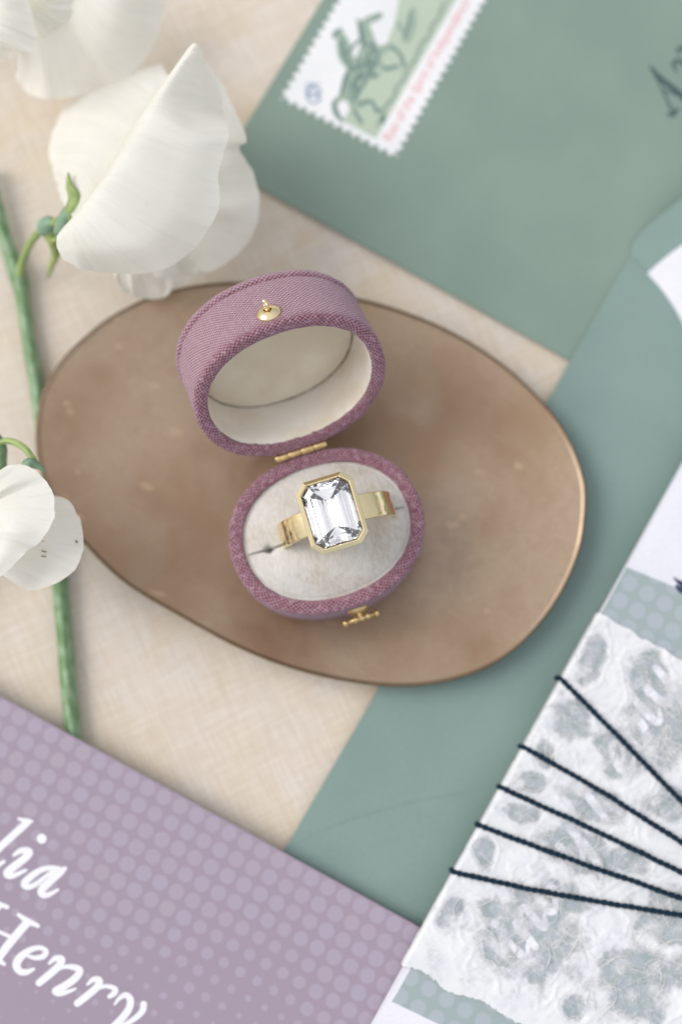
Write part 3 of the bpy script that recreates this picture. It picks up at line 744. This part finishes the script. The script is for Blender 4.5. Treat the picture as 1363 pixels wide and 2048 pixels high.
# ------------------------------------------------------------------ sweet pea flowers
def petal(name, ribs, parent, ns=56, nt_=40, ruffle=0.6, seed=0, thick=0.08, veins=0.05, dz=0.0):
    K = np.array(ribs, dtype=float)      # [rib][point][px, py, z]
    V = []; UV = []
    rows = []
    for i in range(ns):
        t = i*(len(K)-1)/(ns-1)
        rib = np.array([cr(K[:, j, :], t) for j in range(K.shape[1])])
        for j in range(nt_):
            q = cr(rib, j*(K.shape[1]-1)/(nt_-1)); e = (j/(nt_-1))
            n_ = noise.noise(Vector((i/ns*9+seed, seed*1.7, e*1.2)))+0.5*noise.noise(Vector((i/ns*22+seed, 3.1, e*2)))
            n2 = noise.noise(Vector((i/ns*26+seed, 8.8, 0.2))); fo = noise.noise(Vector((i/ns*13+seed*3, 0.4, e*0.8)))
            z = q[2]+dz+0.9*fo*math.sin(min(1, e*1.1)*math.pi/1.3)+ruffle*n_*e**2*2.0+veins*math.sin(i/ns*190+2*n_)*e*(1-e)*2
            g = 1+0.0*e
            V.append(P(q[0]+n2*3.0*e**6, q[1]+n_*4.0*e**6, z)); UV.append((i/(ns-1), e))
    o = mesh(name, V, grid_faces(ns, nt_), PETAL, parent, uv=UV)
    return o

s1 = thing('sweet_pea', 'white sweet pea bloom above the dish, on a long green stem running down', 'flower', tuple(P(60, 700, 0)))
sp = spline([(-30, 330, 3.0), (-2, 430, 2.6), (18, 500, 2.2), (40, 565, 1.9), (58, 680, 1.7), (78, 800, 1.65), (97, 950, 1.65), (116, 1120, 1.7), (128, 1260, 1.7), (140, 1400, 1.7), (148, 1475, 1.6), (156, 1560, 1.6)], 80)
path = [P(*q) for q in sp]
rad = [1.35+0.35*math.exp(-((q[1]-545)/30)**2)+(0.0 if q[1] < 900 else 0.12) for q in sp]
v, f, u = tube(path, [r_*(1+0.05*noise.noise(Vector((p_.y*0.12, 3, 1)))) for r_, p_ in zip(rad, path)], 32, 0.09); mesh('stem', v, f, STEM, s1, uv=u)
pp = spline([(36, 560, 2.6), (46, 520, 4.5), (62, 485, 8), (82, 462, 13), (100, 450, 17), (118, 440, 20)], 24)
v, f, u = tube([P(*q) for q in pp], [0.95, 0.9]+[0.78]*22, 12); mesh('pedicel', v, f, CALYX, s1, uv=u)
# calyx: cup with pointed sepals
def calyx(parent, c, d, L, r, tips, mat):
    """cup at c opening toward d (world mm), sepals as long pointed leaves"""
    c = Vector(c); d = Vector(d).normalized(); a = d.cross(Vector((0, 0, 1))).normalized(); b = a.cross(d).normalized()
    V = []; pr = [(0.35, 0), (0.8, 0.15), (1.05, 0.4), (0.9, 0.75), (0.3, 1.0)]
    for k_, t in pr:
        for k in range(16):
            th = 2*math.pi*k/16; V.append(c+d*L*t+(a*math.cos(th)+b*math.sin(th))*r*k_)
    F = [(i*16+k, i*16+(k+1) % 16, (i+1)*16+(k+1) % 16, (i+1)*16+k) for i in range(4) for k in range(16)]
    mesh('calyx', V, F, mat, parent)
def leaf(parent, pts, w, mat, name='sepal'):
    q = spline(pts, 16); V = []; UV = []
    for i, c in enumerate(q):
        d_ = q[min(i+1, 15)][:2]-q[max(i-1, 0)][:2]; d_ = d_/(np.hypot(*d_)+1e-9); n_ = np.array([-d_[1], d_[0]])
        ww = w*(math.sin(math.pi*min(1, (i/15)**0.7*0.94+0.06)))+0.4
        for s in (-1, -0.5, 0, 0.5, 1):
            V.append(P(c[0]+n_[0]*ww*s, c[1]+n_[1]*ww*s, c[2]-0.6*abs(s)**1.5)); UV.append(((s+1)/2, i))
    o = mesh(name, V, grid_faces(16, 5), mat, parent, uv=UV); m_ = o.modifiers.new('thickness', 'SOLIDIFY'); m_.thickness = 0.35*S; m_.offset = 0
pc0 = P(84, 462, 14); pc1 = P(132, 418, 24)
calyx(s1, pc0, pc1-pc0, 5.5, 1.8, None, CALYXB)
leaf(s1, [(128, 455, 22), (140, 430, 25), (150, 400, 26), (140, 372, 24), (137, 346, 22)], 13, CALYX)
leaf(s1, [(112, 470, 20), (128, 440, 24), (140, 418, 25), (168, 400, 25)], 12, CALYXB)
leaf(s1, [(96, 455, 18), (105, 480, 15), (112, 505, 12), (104, 530, 9), (96, 556, 7)], 9, CALYX)
leaf(s1, [(90, 470, 14), (100, 476, 15), (112, 478, 16), (126, 470, 18)], 8, CALYX)
# main banner, front half, folded along the ridge
petal('petal', [
    [(352, 130, 27), (380, 92, 31), (394, 88, 31.5), (406, 104, 30)],
    [(330, 160, 28), (362, 122, 33), (392, 118, 32), (414, 134, 28)],
    [(300, 195, 28), (338, 162, 34.5), (392, 170, 29), (438, 186, 22)],
    [(280, 230, 29), (318, 196, 35.5), (392, 212, 30), (446, 222, 23)],
    [(262, 255, 30), (300, 226, 36), (385, 262, 35), (458, 262, 31.5)],
    [(225, 320, 30), (264, 290, 37), (360, 318, 35), (438, 340, 31)],
    [(195, 372, 30), (230, 346, 37.5), (336, 402, 35), (434, 424, 30)],
    [(165, 410, 29), (192, 396, 37.5), (296, 462, 35), (376, 508, 29)],
    [(140, 440, 28), (162, 430, 36.5), (222, 492, 35), (290, 546, 28)],
    [(122, 460, 28), (138, 452, 35), (162, 500, 34), (186, 544, 28)],
    [(112, 476, 27), (114, 474, 32), (114, 494, 31), (126, 520, 29)]], s1, ruffle=0.8, seed=2, dz=3.5, ns=200)
petal('petal', [
    [(352, 190, 22), (335, 150, 17), (322, 128, 9)],
    [(335, 220, 23), (270, 165, 16), (215, 150, 8)],
    [(296, 275, 25), (210, 220, 17), (132, 212, 8)],
    [(240, 350, 27), (170, 300, 19), (99, 296, 10)],
    [(190, 400, 29), (150, 365, 22), (108, 350, 16)],
    [(150, 440, 27), (135, 420, 24), (122, 398, 20)]], s1, ruffle=1.2, seed=5)
petal('petal', [
    [(320, 230, 22), (380, 150, 22), (408, 118, 20)],
    [(300, 250, 22), (400, 180, 20), (446, 172, 16)],
    [(300, 270, 22), (400, 245, 20), (492, 270, 18)],
    [(300, 300, 21), (400, 310, 18), (478, 296, 17)],
    [(300, 320, 20), (410, 350, 17), (506, 345, 14)],
    [(290, 340, 20), (400, 400, 16), (519, 400, 12)],
    [(280, 360, 20), (390, 430, 15), (505, 470, 11)],
    [(260, 380, 20), (360, 470, 15), (462, 520, 11)],
    [(240, 400, 20), (330, 500, 15), (390, 552, 12)],
    [(220, 420, 20), (280, 500, 16), (310, 556, 14)]], s1, ruffle=0.9, seed=8)
petal('petal', [
    [(230, 480, 20), (230, 520, 16), (228, 546, 13)],
    [(240, 480, 20), (240, 540, 15), (244, 578, 11)],
    [(260, 480, 20), (272, 550, 14), (280, 598, 9)],
    [(290, 480, 20), (310, 550, 13), (322, 598, 9)],
    [(320, 480, 19), (345, 540, 13), (352, 576, 10)],
    [(350, 480, 18), (385, 525, 13), (410, 548, 11)]], s1, ruffle=0.9, seed=11)

s2 = thing('sweet_pea', 'large cream white sweet pea bloom cut off by the upper left corner', 'flower', tuple(P(150, 60, 0)))
petal('petal', [
    [(150, -110, 18), (240, -60, 18), (330, -60, 10)],
    [(120, -80, 19), (230, 0, 19), (328, 20, 11)],
    [(110, -60, 20), (210, 60, 19), (300, 105, 11)],
    [(90, -40, 20), (180, 100, 18), (235, 165, 11)],
    [(60, -20, 20), (130, 100, 18), (160, 190, 11)],
    [(40, 0, 20), (80, 100, 18), (95, 196, 12)],
    [(30, 10, 20), (50, 100, 18), (45, 178, 12)],
    [(20, 10, 20), (35, 80, 19), (28, 130, 14)]], s2, ruffle=0.9, seed=14)
petal('petal', [
    [(-80, -80, 26), (0, -60, 29), (46, -60, 25)],
    [(-90, -20, 28), (0, 0, 31), (60, 10, 28)],
    [(-100, 40, 28), (0, 40, 32), (74, 66, 28)],
    [(-100, 60, 27), (-10, 62, 31), (66, 100, 28)],
    [(-100, 80, 26), (-20, 76, 29), (34, 104, 27)],
    [(-110, 90, 25), (-40, 84, 27), (0, 76, 26)]], s2, ruffle=0.6, seed=17)
petal('petal', [
    [(60, -80, 22), (90, -40, 22), (190, -70, 20)],
    [(60, -40, 22), (96, 0, 22), (170, 0, 19)],
    [(60, 0, 21), (96, 34, 21), (130, 46, 19)],
    [(40, 20, 21), (76, 50, 21), (84, 80, 19)]], s2, ruffle=0.5, seed=19)
petal('petal', [
    [(-60, 40, 16), (-10, 60, 15), (30, 60, 15)],
    [(-70, 60, 15), (-20, 90, 13), (26, 96, 12)],
    [(-80, 80, 14), (-30, 104, 11), (16, 118, 10)],
    [(-90, 90, 13), (-50, 110, 10), (-20, 118, 9)]], s2, ruffle=0.5, seed=20)
sp = spline([(-60, -30, 18), (-160, 20, 12), (-260, 120, 4), (-330, 300, 1.6)], 20)
v, f, u = tube([P(*q) for q in sp], 1.0, 12); mesh('stem', v, f, STEM, s2, uv=u)

s3 = thing('sweet_pea', 'white sweet pea bloom at the left edge lying over the rim of the brass dish', 'flower', tuple(P(20, 1050, 0)))
petal('petal', [
    [(-60, 1010, 24), (-30, 960, 28), (-8, 944, 28)],
    [(-58, 1020, 25), (-10, 968, 30), (34, 929, 29)],
    [(-56, 1030, 26), (0, 985, 30.5), (76, 944, 30)],
    [(-54, 1040, 26), (10, 1000, 30), (102, 978, 31)],
    [(-52, 1050, 26), (20, 1025, 31.5), (109, 1030, 32)],
    [(-52, 1060, 26), (16, 1060, 32), (86, 1075, 31.5)],
    [(-54, 1075, 26), (0, 1095, 31), (46, 1112, 30.5)],
    [(-60, 1090, 26), (-20, 1130, 30), (0, 1155, 29.5)],
    [(-70, 1100, 25), (-50, 1160, 28), (-40, 1190, 27)]], s3, ruffle=0.35, seed=23)
petal('petal', [
    [(-60, 1000, 20), (30, 985, 22), (100, 990, 22)],
    [(-58, 1020, 20), (50, 1005, 23), (132, 996, 23)],
    [(-56, 1040, 20), (60, 1035, 24), (157, 1032, 24)],
    [(-54, 1060, 20), (60, 1070, 24), (167, 1082, 24)],
    [(-54, 1080, 20), (50, 1100, 24), (154, 1134, 24)],
    [(-56, 1095, 20), (40, 1125, 23), (124, 1160, 24)],
    [(-60, 1105, 20), (20, 1145, 22), (66, 1181, 23)],
    [(-66, 1110, 19), (-10, 1140, 21), (24, 1162, 21)],
    [(-80, 1120, 18), (-40, 1130, 20), (-14, 1140, 20)]], s3, ruffle=0.3, seed=29)
brush([[(152, 1082, 1.8), (154, 1084, 2.2)], [(84, 1080, 1.6), (87, 1082, 1.6)], [(85, 1102, 1.6), (93, 1104, 1.0)], [(84, 1112, 1.4), (92, 1113, 1.2)]], 24.6, 'speck', SPOT, s3, zadd=0.2)
pp = spline([(-30, 900, 20), (-4, 886, 22), (20, 882, 23.5), (45, 893, 24.5), (62, 912, 25), (72, 930, 25)], 24)
v, f, u = tube([P(*q) for q in pp], 0.62, 12); mesh('pedicel', v, f, CALYX, s3, uv=u)
leaf(s3, [(46, 932, 27), (60, 926, 27), (74, 930, 26), (90, 943, 25)], 9, CALYXB)
leaf(s3, [(56, 930, 26), (50, 945, 27), (40, 955, 26)], 8, CALYX)
sp = spline([(-20, 860, 24), (2, 890, 21), (4, 915, 18), (0, 960, 14), (-30, 1040, 8), (-120, 1250, 1.6)], 20)
v, f, u = tube([P(*q) for q in sp], 1.0, 12); mesh('stem', v, f, STEM, s3, uv=u)

# ------------------------------------------------------------------ purple card
ZP = 4.6
def edge_uv(px0, px1, z):
    a = P(*px0, z); b = P(*px1, z); d_ = (b-a); d_.z = 0; d_.normalize(); n_ = Vector((d_.y, -d_.x, 0))
    return lambda p: ((Vector((p[0], p[1], 0))-Vector((a.x, a.y, 0))).dot(d_), (Vector((p[0], p[1], 0))-Vector((a.x, a.y, 0))).dot(n_))
uvp = edge_uv((0, 1392), (850, 1861), ZP)
def r_purple(m, cx_, lf, wn):
    sp_ = m.nt.nodes.new('ShaderNodeSeparateXYZ'); m.nt.links.new(cx_.outputs[0], sp_.inputs[0])
    wave = m.math('SINE', m.math('MULTIPLY', sp_.outputs[0], 0.42))
    lim = m.math('ADD', m.math('MULTIPLY', wave, 1.6), m.math('MULTIPLY', m.math('SUBTRACT', lf, 0.5), 10.0))
    k_ = m.math('ADD', sp_.outputs[1], lim)
    r_ = m.ramp(k_, 3.5, 13.0, 0.425, 0.06)
    return m.math('ADD', r_, m.math('MULTIPLY', m.math('SUBTRACT', wn.outputs[0], 0.5), 0.025))
PURPLE = mat_dots('mauve_halftone_print', rgb(157, 143, 159), rgb(168, 155, 169), rgb(166, 157, 174), 3.55, r_purple)
pcard = thing('card', 'mauve greeting card printed with pale halftone dots and white handwritten names', 'card', tuple(P(300, 1800, ZP-0.9)))
pol = pxpoly([(-420, 1160), (0, 1392), (850, 1861), (1260, 2088), (800, 2900), (-900, 2400)], ZP)
v, f, u = slab(pol, ZP-0.75, ZP, uvp); mesh('printed_sheet', v, f, PURPLE, pcard, uv=u, smooth=False)
k = 4.26
names1 = [[(235, 190, 34), (130, 285, 35), (0, 405, 35), (-100, 510, 35), (-135, 570, 32), (-90, 600, 25), (-20, 560, 22), (35, 525, 17)], [(160, 158, 12), (200, 172, 20), (245, 182, 26), (275, 182, 12)],
    [(357, 330, 47)],
    [(120, 470, 16), (180, 432, 28), (246, 440, 38), (225, 485, 37), (130, 560, 38), (62, 622, 38), (90, 650, 28), (150, 632, 22), (222, 598, 15)],
    [(500, 588, 26), (430, 578, 24), (340, 602, 28), (250, 664, 34), (208, 715, 34), (240, 742, 28), (310, 716, 24), (390, 652, 20), (470, 595, 20)],
    [(555, 582, 20), (515, 615, 34), (430, 690, 37), (362, 758, 38), (358, 800, 34), (400, 812, 26), (455, 788, 19), (496, 764, 13)]]
names2 = [[(-120, 830, 18), (-40, 872, 22), (62, 912, 22)], [(-10, 900, 36), (-120, 1030, 36), (-230, 1180, 36)], [(-110, 1070, 20), (0, 1125, 18), (90, 1165, 18)],
    [(232, 1045, 40), (150, 1140, 40), (60, 1250, 40), (-10, 1350, 36)], [(160, 978, 18), (235, 1030, 28), (325, 1072, 20)], [(-80, 1315, 16), (0, 1372, 26), (40, 1400, 16)],
    [(228, 1325, 14), (300, 1345, 22), (368, 1332, 28), (394, 1290, 26), (345, 1258, 22), (265, 1275, 28), (180, 1335, 38), (142, 1402, 40), (172, 1460, 34), (230, 1466, 28), (290, 1440, 15)],
    [(420, 1392, 14), (470, 1352, 26), (525, 1355, 34), (510, 1405, 36), (430, 1480, 36), (335, 1558, 34)],
    [(430, 1482, 14), (540, 1425, 18), (630, 1425, 28), (682, 1455, 34), (640, 1520, 36), (545, 1588, 36), (472, 1628, 34), (515, 1650, 26), (590, 1630, 19), (645, 1608, 12)],
    [(745, 1572, 12), (800, 1528, 26), (848, 1540, 34), (825, 1595, 35), (750, 1662, 35), (660, 1732, 34)],
    [(750, 1662, 14), (860, 1595, 18), (935, 1590, 22), (985, 1615, 26), (970, 1650, 28), (932, 1675, 20)],
    [(978, 1740, 12), (1020, 1688, 20), (1075, 1662, 28), (1112, 1705, 34), (1098, 1780, 35), (1040, 1860, 36), (960, 1940, 34), (850, 2060, 30), (700, 2160, 26)],
    [(1225, 1740, 32), (1212, 1800, 30), (1140, 1868, 26), (1050, 1925, 24), (960, 1980, 20)]]
thin = lambda N_: [[(a_, b_, c_*0.9) for a_, b_, c_ in q] for q in N_]
brush(zz(thin(names1), 0, 1600, k), ZP, 'lettering', PRINTW, pcard, step=3.0)
brush(zz(thin(names2), 0, 1600, k), ZP, 'lettering', PRINTW, pcard, step=3.0)

# ------------------------------------------------------------------ wrapped invitation cards on the right
ZC = 8.6        # top of the stack
ea, eb = (1363, 935), (745, 2048)
uvc = edge_uv(ea, eb, ZC)
Ea = P(*ea, ZC); Eb = P(*eb, ZC); ED = (Eb-Ea); ED.z = 0; ED.normalize(); EN = Vector((-ED.y, ED.x, 0))      # EN points into the stack (right)
if EN.x < 0: EN = -EN
def ec(s, t, z=ZC): return Vector((Ea.x, Ea.y, 0))+ED*s+EN*t+Vector((0, 0, z))
LEN = (Eb-Ea).length
for i, (zt, zb, off, lab, nm) in enumerate(((6.0, 4.95, 0.45, 'white invitation card at the bottom of the wrapped stack, showing only its left edge', 'card'), (7.2, 6.15, -0.25, 'white invitation card in the middle of the wrapped stack, showing only its left edge', 'card'), (ZC, 7.35, 0.0, 'white card with a sage dotted panel and white script, topmost of the wrapped stack', 'card'))):
    s0 = -70+i*3
    o = thing('card', lab, 'card', tuple(ec(40, 40, zb)), group='invitation cards wrapped together')
    pl = [tuple(ec(s0, off)[:2]), tuple(ec(LEN+50, off+0.3)[:2]), tuple(ec(LEN+50, 120)[:2]), tuple(ec(s0, 120)[:2])]
    v, f, u = slab(pl, zb, zt); mesh('card_sheet', v, f, WHITE, o, uv=u, smooth=False)
    top_card = o
def r_sage(m, cx_, lf, wn):
    return m.math('ADD', 0.405, m.math('MULTIPLY', m.math('SUBTRACT', lf, 0.5), 0.12))
SAGE = mat_dots('sage_halftone_print', rgb(156, 170, 171), rgb(168, 178, 184), rgb(170, 178, 187), 3.85, r_sage)
def proj(px, py):
    q = P(px, py, ZC)-Vector((Ea.x, Ea.y, ZC)); return q.dot(ED), q.dot(EN)
s_top = proj(1257, 1135)[0]; s_bot = proj(785, 2003)[0]
pl = []
for px, py in ((1252, 1134), (1363, 1180), (1800, 1360), (1400, 2300), (880, 2050), (783, 2003), (800, 1975)):
    pl.append(tuple(P(px, py, ZC)[:2]))
v, f, u = slab(pl, ZC-0.1, ZC+0.03, uvc); mesh('printed_panel', v, f, SAGE, top_card, uv=u, smooth=False)
brush([[(1346, 1155, 1.0), (1352, 1161, 3), (1364, 1169, 6), (1380, 1180, 9)], [(1352, 1172, 3), (1360, 1180, 6), (1376, 1184, 9)]], ZC, 'ornament', NAVY, top_card, zadd=0.06)
# script "Kindly Reply" running up the card
GL = {
 'K': ([[(0.25, 2.1, .1), (0.2, 1.0, .14), (0.05, 0.0, .13)], [(1.25, 2.0, .1), (0.7, 1.4, .09), (0.25, 1.0, .09), (0.7, 0.7, .13), (1.1, 0.05, .13), (1.4, 0.1, .08)]], 1.5),
 'R': ([[(0.3, 2.05, .1), (0.2, 1.0, .14), (0.05, 0.0, .13)], [(-0.1, 1.9, .08), (0.5, 2.1, .1), (1.15, 1.85, .14), (1.05, 1.3, .13), (0.3, 1.05, .08), (0.8, 0.7, .12), (1.2, 0.05, .14), (1.5, 0.1, .07)]], 1.55),
 'i': ([[(-.05, .75, .06), (.15, .95, .1), (.12, .3, .14), (.2, .02, .12), (.5, .25, .06)], [(.25, 1.5, .15)]], .62),
 'n': ([[(-.05, .75, .06), (.15, .95, .1), (.1, .5, .14), (.02, 0, .13)], [(.1, .45, .07), (.45, .9, .08), (.72, .9, .13), (.66, .3, .14), (.74, .02, .12), (1.0, .25, .06)]], 1.12),
 'd': ([[(.72, .8, .08), (.35, .95, .1), (.05, .45, .14), (.2, .03, .12), (.6, .3, .08), (.72, .8, .06)], [(.8, 2.0, .1), (.72, 1.0, .14), (.68, .2, .14), (.8, .02, .1), (1.05, .25, .06)]], 1.15),
 'l': ([[(.05, 2.05, .08), (.2, 2.0, .12), (.14, 1.0, .14), (.1, .25, .14), (.24, .02, .11), (.5, .25, .06)]], .62),
 'y': ([[(-.05, .75, .06), (.1, .95, .1), (.08, .4, .14), (.3, .02, .1), (.6, .35, .07), (.75, .9, .1)], [(.78, .95, .12), (.7, .0, .14), (.4, -.8, .13), (-.1, -.85, .08)]], 1.1),
 'e': ([[(.1, .4, .06), (.5, .55, .08), (.62, .85, .1), (.35, .98, .1), (.05, .45, .15), (.2, .03, .12), (.65, .2, .06)]], .82),
 'p': ([[(-.05, .75, .06), (.15, .95, .1), (.08, 0, .14), (0, -.95, .13)], [(.1, .5, .07), (.45, .95, .1), (.8, .6, .14), (.5, .02, .11), (.1, .15, .07)]], 1.05),
 ' ': ([], 0.7)}
def script(txt, px, py, xh, ang, slant, zf, name, mat, parent, zadd):
    x = 0; st_ = []
    ca, sa = math.cos(R(ang)), math.sin(R(ang))
    for ch in txt:
        g, adv = GL[ch]
        for s in g:
            st_.append([(px+((x+a+b*slant)*ca-b*sa)*xh, py-((x+a+b*slant)*sa+b*ca)*xh, w_*xh) for a, b, w_ in s])
        x += adv
    return brush(st_, zf, name, mat, parent, step=3.0, zadd=zadd)
script('Kindly Reply', 1005, 2010, 62, 61, 0.28, ZC, 'lettering', PRINTW, top_card, 0.07)

# lace paper band
lp = thing('paper_wrap', 'white lacy handmade mulberry paper band with fibrous holes wrapped round the cards', 'paper', tuple(ec(60, 10, ZC)))
sT0 = proj(1200, 1228)[0]; sB0 = proj(812, 1934)[0]
holes = [(1178, 1322, 28, 58, 20), (1138, 1440, 52, 36, 60), (1292, 1350, 40, 52, 0), (1322, 1420, 62, 60, 0), (1238, 1500, 56, 58, 20), (1330, 1470, 50, 70, 0), (1062, 1562, 34, 22, 0), (1190, 1612, 70, 36, 30), (1040, 1628, 40, 24, 20),
         (1330, 1610, 44, 36, 0), (1150, 1700, 84, 44, 30), (968, 1706, 22, 34, 0), (1056, 1868, 104, 92, 35), (1262, 1962, 88, 82, 20), (1335, 1838, 72, 58, 20), (905, 1822, 40, 20, -50), (1256, 1720, 44, 26, 20), (1090, 1510, 22, 30, 10), (1363, 1940, 30, 40, 0), (1120, 1790, 60, 34, 20), (1150, 2010, 30, 24, 0)]
cells_s = np.arange(sT0-14, LEN+30, 0.3); cells_t = np.concatenate([np.array([-1.15, -1.0, -0.8, -0.55, -0.3, -0.12]), np.arange(0.0, 62, 0.3)])
V = []; D = []; SH_ = []
hp = [(h[0], h[1], h[2]*1.12, h[3]*1.12, math.cos(R(h[4])), math.sin(R(h[4]))) for h in holes]
for s in cells_s:
    for t in cells_t:
        if t >= 0: base = ec(s, t, ZC+0.14)
        else: base = ec(s, -0.35-0.25*min(1, -t/0.4), ZC+0.12-max(0, (-t-0.1))*2.6)
        px, py = to_px(base)
        nx = noise.noise(Vector((px/38, py/38, 2)))*0.45+noise.noise(Vector((px/11, py/11, 6)))*0.12
        dm = 9.0
        for hx_, hy_, a_, b_, c_, s_ in hp:
            ddx = px-hx_; ddy = py-hy_
            if abs(ddx) > 190 or abs(ddy) > 190: continue
            q = math.hypot((ddx*c_+ddy*s_)/a_, (-ddx*s_+ddy*c_)/b_)+nx
            if q < dm: dm = q
        e = min(1, max(0, (dm-0.62)/0.5)); dens = 0.30+0.68*e*e*(3-2*e)+0.5*max(-0.3, noise.noise(Vector((px/34, py/34, 12))))+0.12*noise.noise(Vector((px/12, py/12, 22)))
        rim = math.exp(-((dm-1.15)/0.07)**2)+0.35*math.exp(-((dm-1.5)/0.08)**2)
        # sheet limits
        t_top = sT0+0.00*t+0.7*noise.noise(Vector((t*0.4, 1, 1)))
        t_bot = sB0-0.09*t+1.0*noise.noise(Vector((t*0.16, 4, 1)))+0.25*noise.noise(Vector((t*0.9, 4, 7)))+0.45*noise.noise(Vector((t*3, s*2, 7)))
        # lower edge drifts: it reaches (1000,2030) in the photo
        sh = min(1, max(0, min((s-t_top)/0.6+0.5, (t_bot-s)/0.9+0.5)))
        if t < 0: sh *= max(0, 1-0.75*max(0, -t-0.2)/1.0*(0.6+1.3*noise.noise(Vector((s*0.5, 2, 2)))))
        wr = 0.18*noise.noise(Vector((s*0.12, t*0.18, 9)))+0.10*noise.noise(Vector((s*0.5, t*0.4, 5)))
        z = 0.22*rim+0.4*(wr+0.15)+0.10
        if t >= 0: base.z += max(0.03, z)
        V.append(base); D.append(dens); SH_.append(sh)
lace = mesh('paper_sheet', V, grid_faces(len(cells_s), len(cells_t)), LACE, lp, attrs={'pulp': D, 'sheet': SH_})
lm = lace.modifiers.new('thickness', 'SOLIDIFY'); lm.thickness = 0.05*S; lm.offset = 0
# loose fibres across the holes and along the edges
parts = []
rnd = random.Random(4)
def fibre(px, py, L, r=0.045, z0=ZC+0.3):
    p = P(px, py, z0); a = rnd.uniform(0, 6.28); pts = []; q = Vector(p)
    cv = rnd.uniform(-0.55, 0.55)
    for i in range(7):
        pts.append(Vector((q.x, q.y, z0+0.12*math.sin(i*0.9)))); a += cv+rnd.uniform(-0.12, 0.12); q += Vector((math.cos(a), math.sin(a), 0))*L/6
    pts = [p for p in pts if (p-Vector((Ea.x, Ea.y, p.z))).dot(EN) > -0.7]
    return tube(pts, r, 3, cap=False) if len(pts) > 2 else ([], [], [])
for h in holes:
    n = int(h[2]*h[3]/230)
    for _ in range(n):
        a = rnd.uniform(0, 6.28); rr = math.sqrt(rnd.random())*1.05
        parts.append(fibre(h[0]+h[2]*rr*math.cos(a), h[1]+h[3]*rr*math.sin(a), rnd.uniform(3.0, 9.0), rnd.choice([0.05, 0.07, 0.10])))
for _ in range(200):
    s = rnd.uniform(sT0, sB0); q = ec(s, rnd.uniform(-0.7, 0.2), ZC); px, py = to_px(q)
    parts.append(fibre(px, py, rnd.uniform(0.8, 2.2), 0.03, ZC-rnd.uniform(0, 1.2)))
v, f, u = join(parts); mesh('fibres', v, f, FIBRE, lp, uv=u, kind='stuff')

# navy thread: five turns round the bundle
th = thing('thread', 'navy blue twisted thread wound five times across the white paper wrap', 'thread', tuple(P(1200, 1600, ZC)))
ends = [((1127, 1364), (1240, 1478), (1400, 1642)), ((1056, 1500), (1215, 1592), (1420, 1722)), ((1012, 1580), (1190, 1662), (1440, 1782)), ((968, 1655), (1150, 1722), (1440, 1824)), ((917, 1747), (1120, 1790), (1440, 1844))]
for (a, b, c) in ends:
    ctl = [P(a[0], a[1], ZC+0.75), P(b[0], b[1], ZC+0.85), P(c[0], c[1], ZC+0.9)]
    s_, t_ = (ctl[0]-Vector((Ea.x, Ea.y, 0))).dot(ED), 0
    d0 = (ctl[1]-ctl[0]).normalized()
    pre = [ctl[0]-d0*1.1+Vector((0, 0, -4.6)), ctl[0]-d0*1.15+Vector((0, 0, -2.2)), ctl[0]-d0*0.85+Vector((0, 0, -0.75)), ctl[0]-d0*0.1+Vector((0, 0, -0.05))]
    pts = [np.array(p) for p in pre+[ctl[0]+d0*2, ctl[1], ctl[2]]]
    q = [Vector(cr(np.array(pts), k_*(len(pts)-1)/149)) for k_ in range(150)]
    # resample by length for an even twist
    L = [0]
    for i in range(1, len(q)): L.append(L[-1]+(q[i]-q[i-1]).length)
    n = int(L[-1]/0.16); qq = []; j = 0
    for i in range(n):
        t = L[-1]*i/(n-1)
        while j < len(L)-2 and L[j+1] < t: j += 1
        f_ = (t-L[j])/(L[j+1]-L[j]+1e-9); qq.append(q[j].lerp(q[j+1], min(1, f_)))
    plies = []
    for ph in (0, math.pi):
        hel = []
        for i, p in enumerate(qq):
            t = (qq[min(i+1, n-1)]-qq[max(i-1, 0)]).normalized(); up = Vector((0, 0, 1)) if abs(t.z) < 0.9 else Vector((0, 1, 0))
            a_ = t.cross(up).normalized(); b_ = a_.cross(t); ang = i*0.16*2*math.pi/2.6+ph
            p = p+Vector((noise.noise(p*0.25), noise.noise(p*0.25+Vector((9, 0, 0))), 0))*0.12; hel.append(p+a_*0.22*math.cos(ang)+b_*0.22*math.sin(ang))
        plies.append(tube(hel, [0.33*(1+0.22*noise.noise(h_*0.9)) for h_ in hel], 8))
    v, f, u = join(plies); mesh('strand', v, f, THREAD, th, uv=u)

for o in bpy.data.objects:
    if '_loc' in o: del o['_loc']
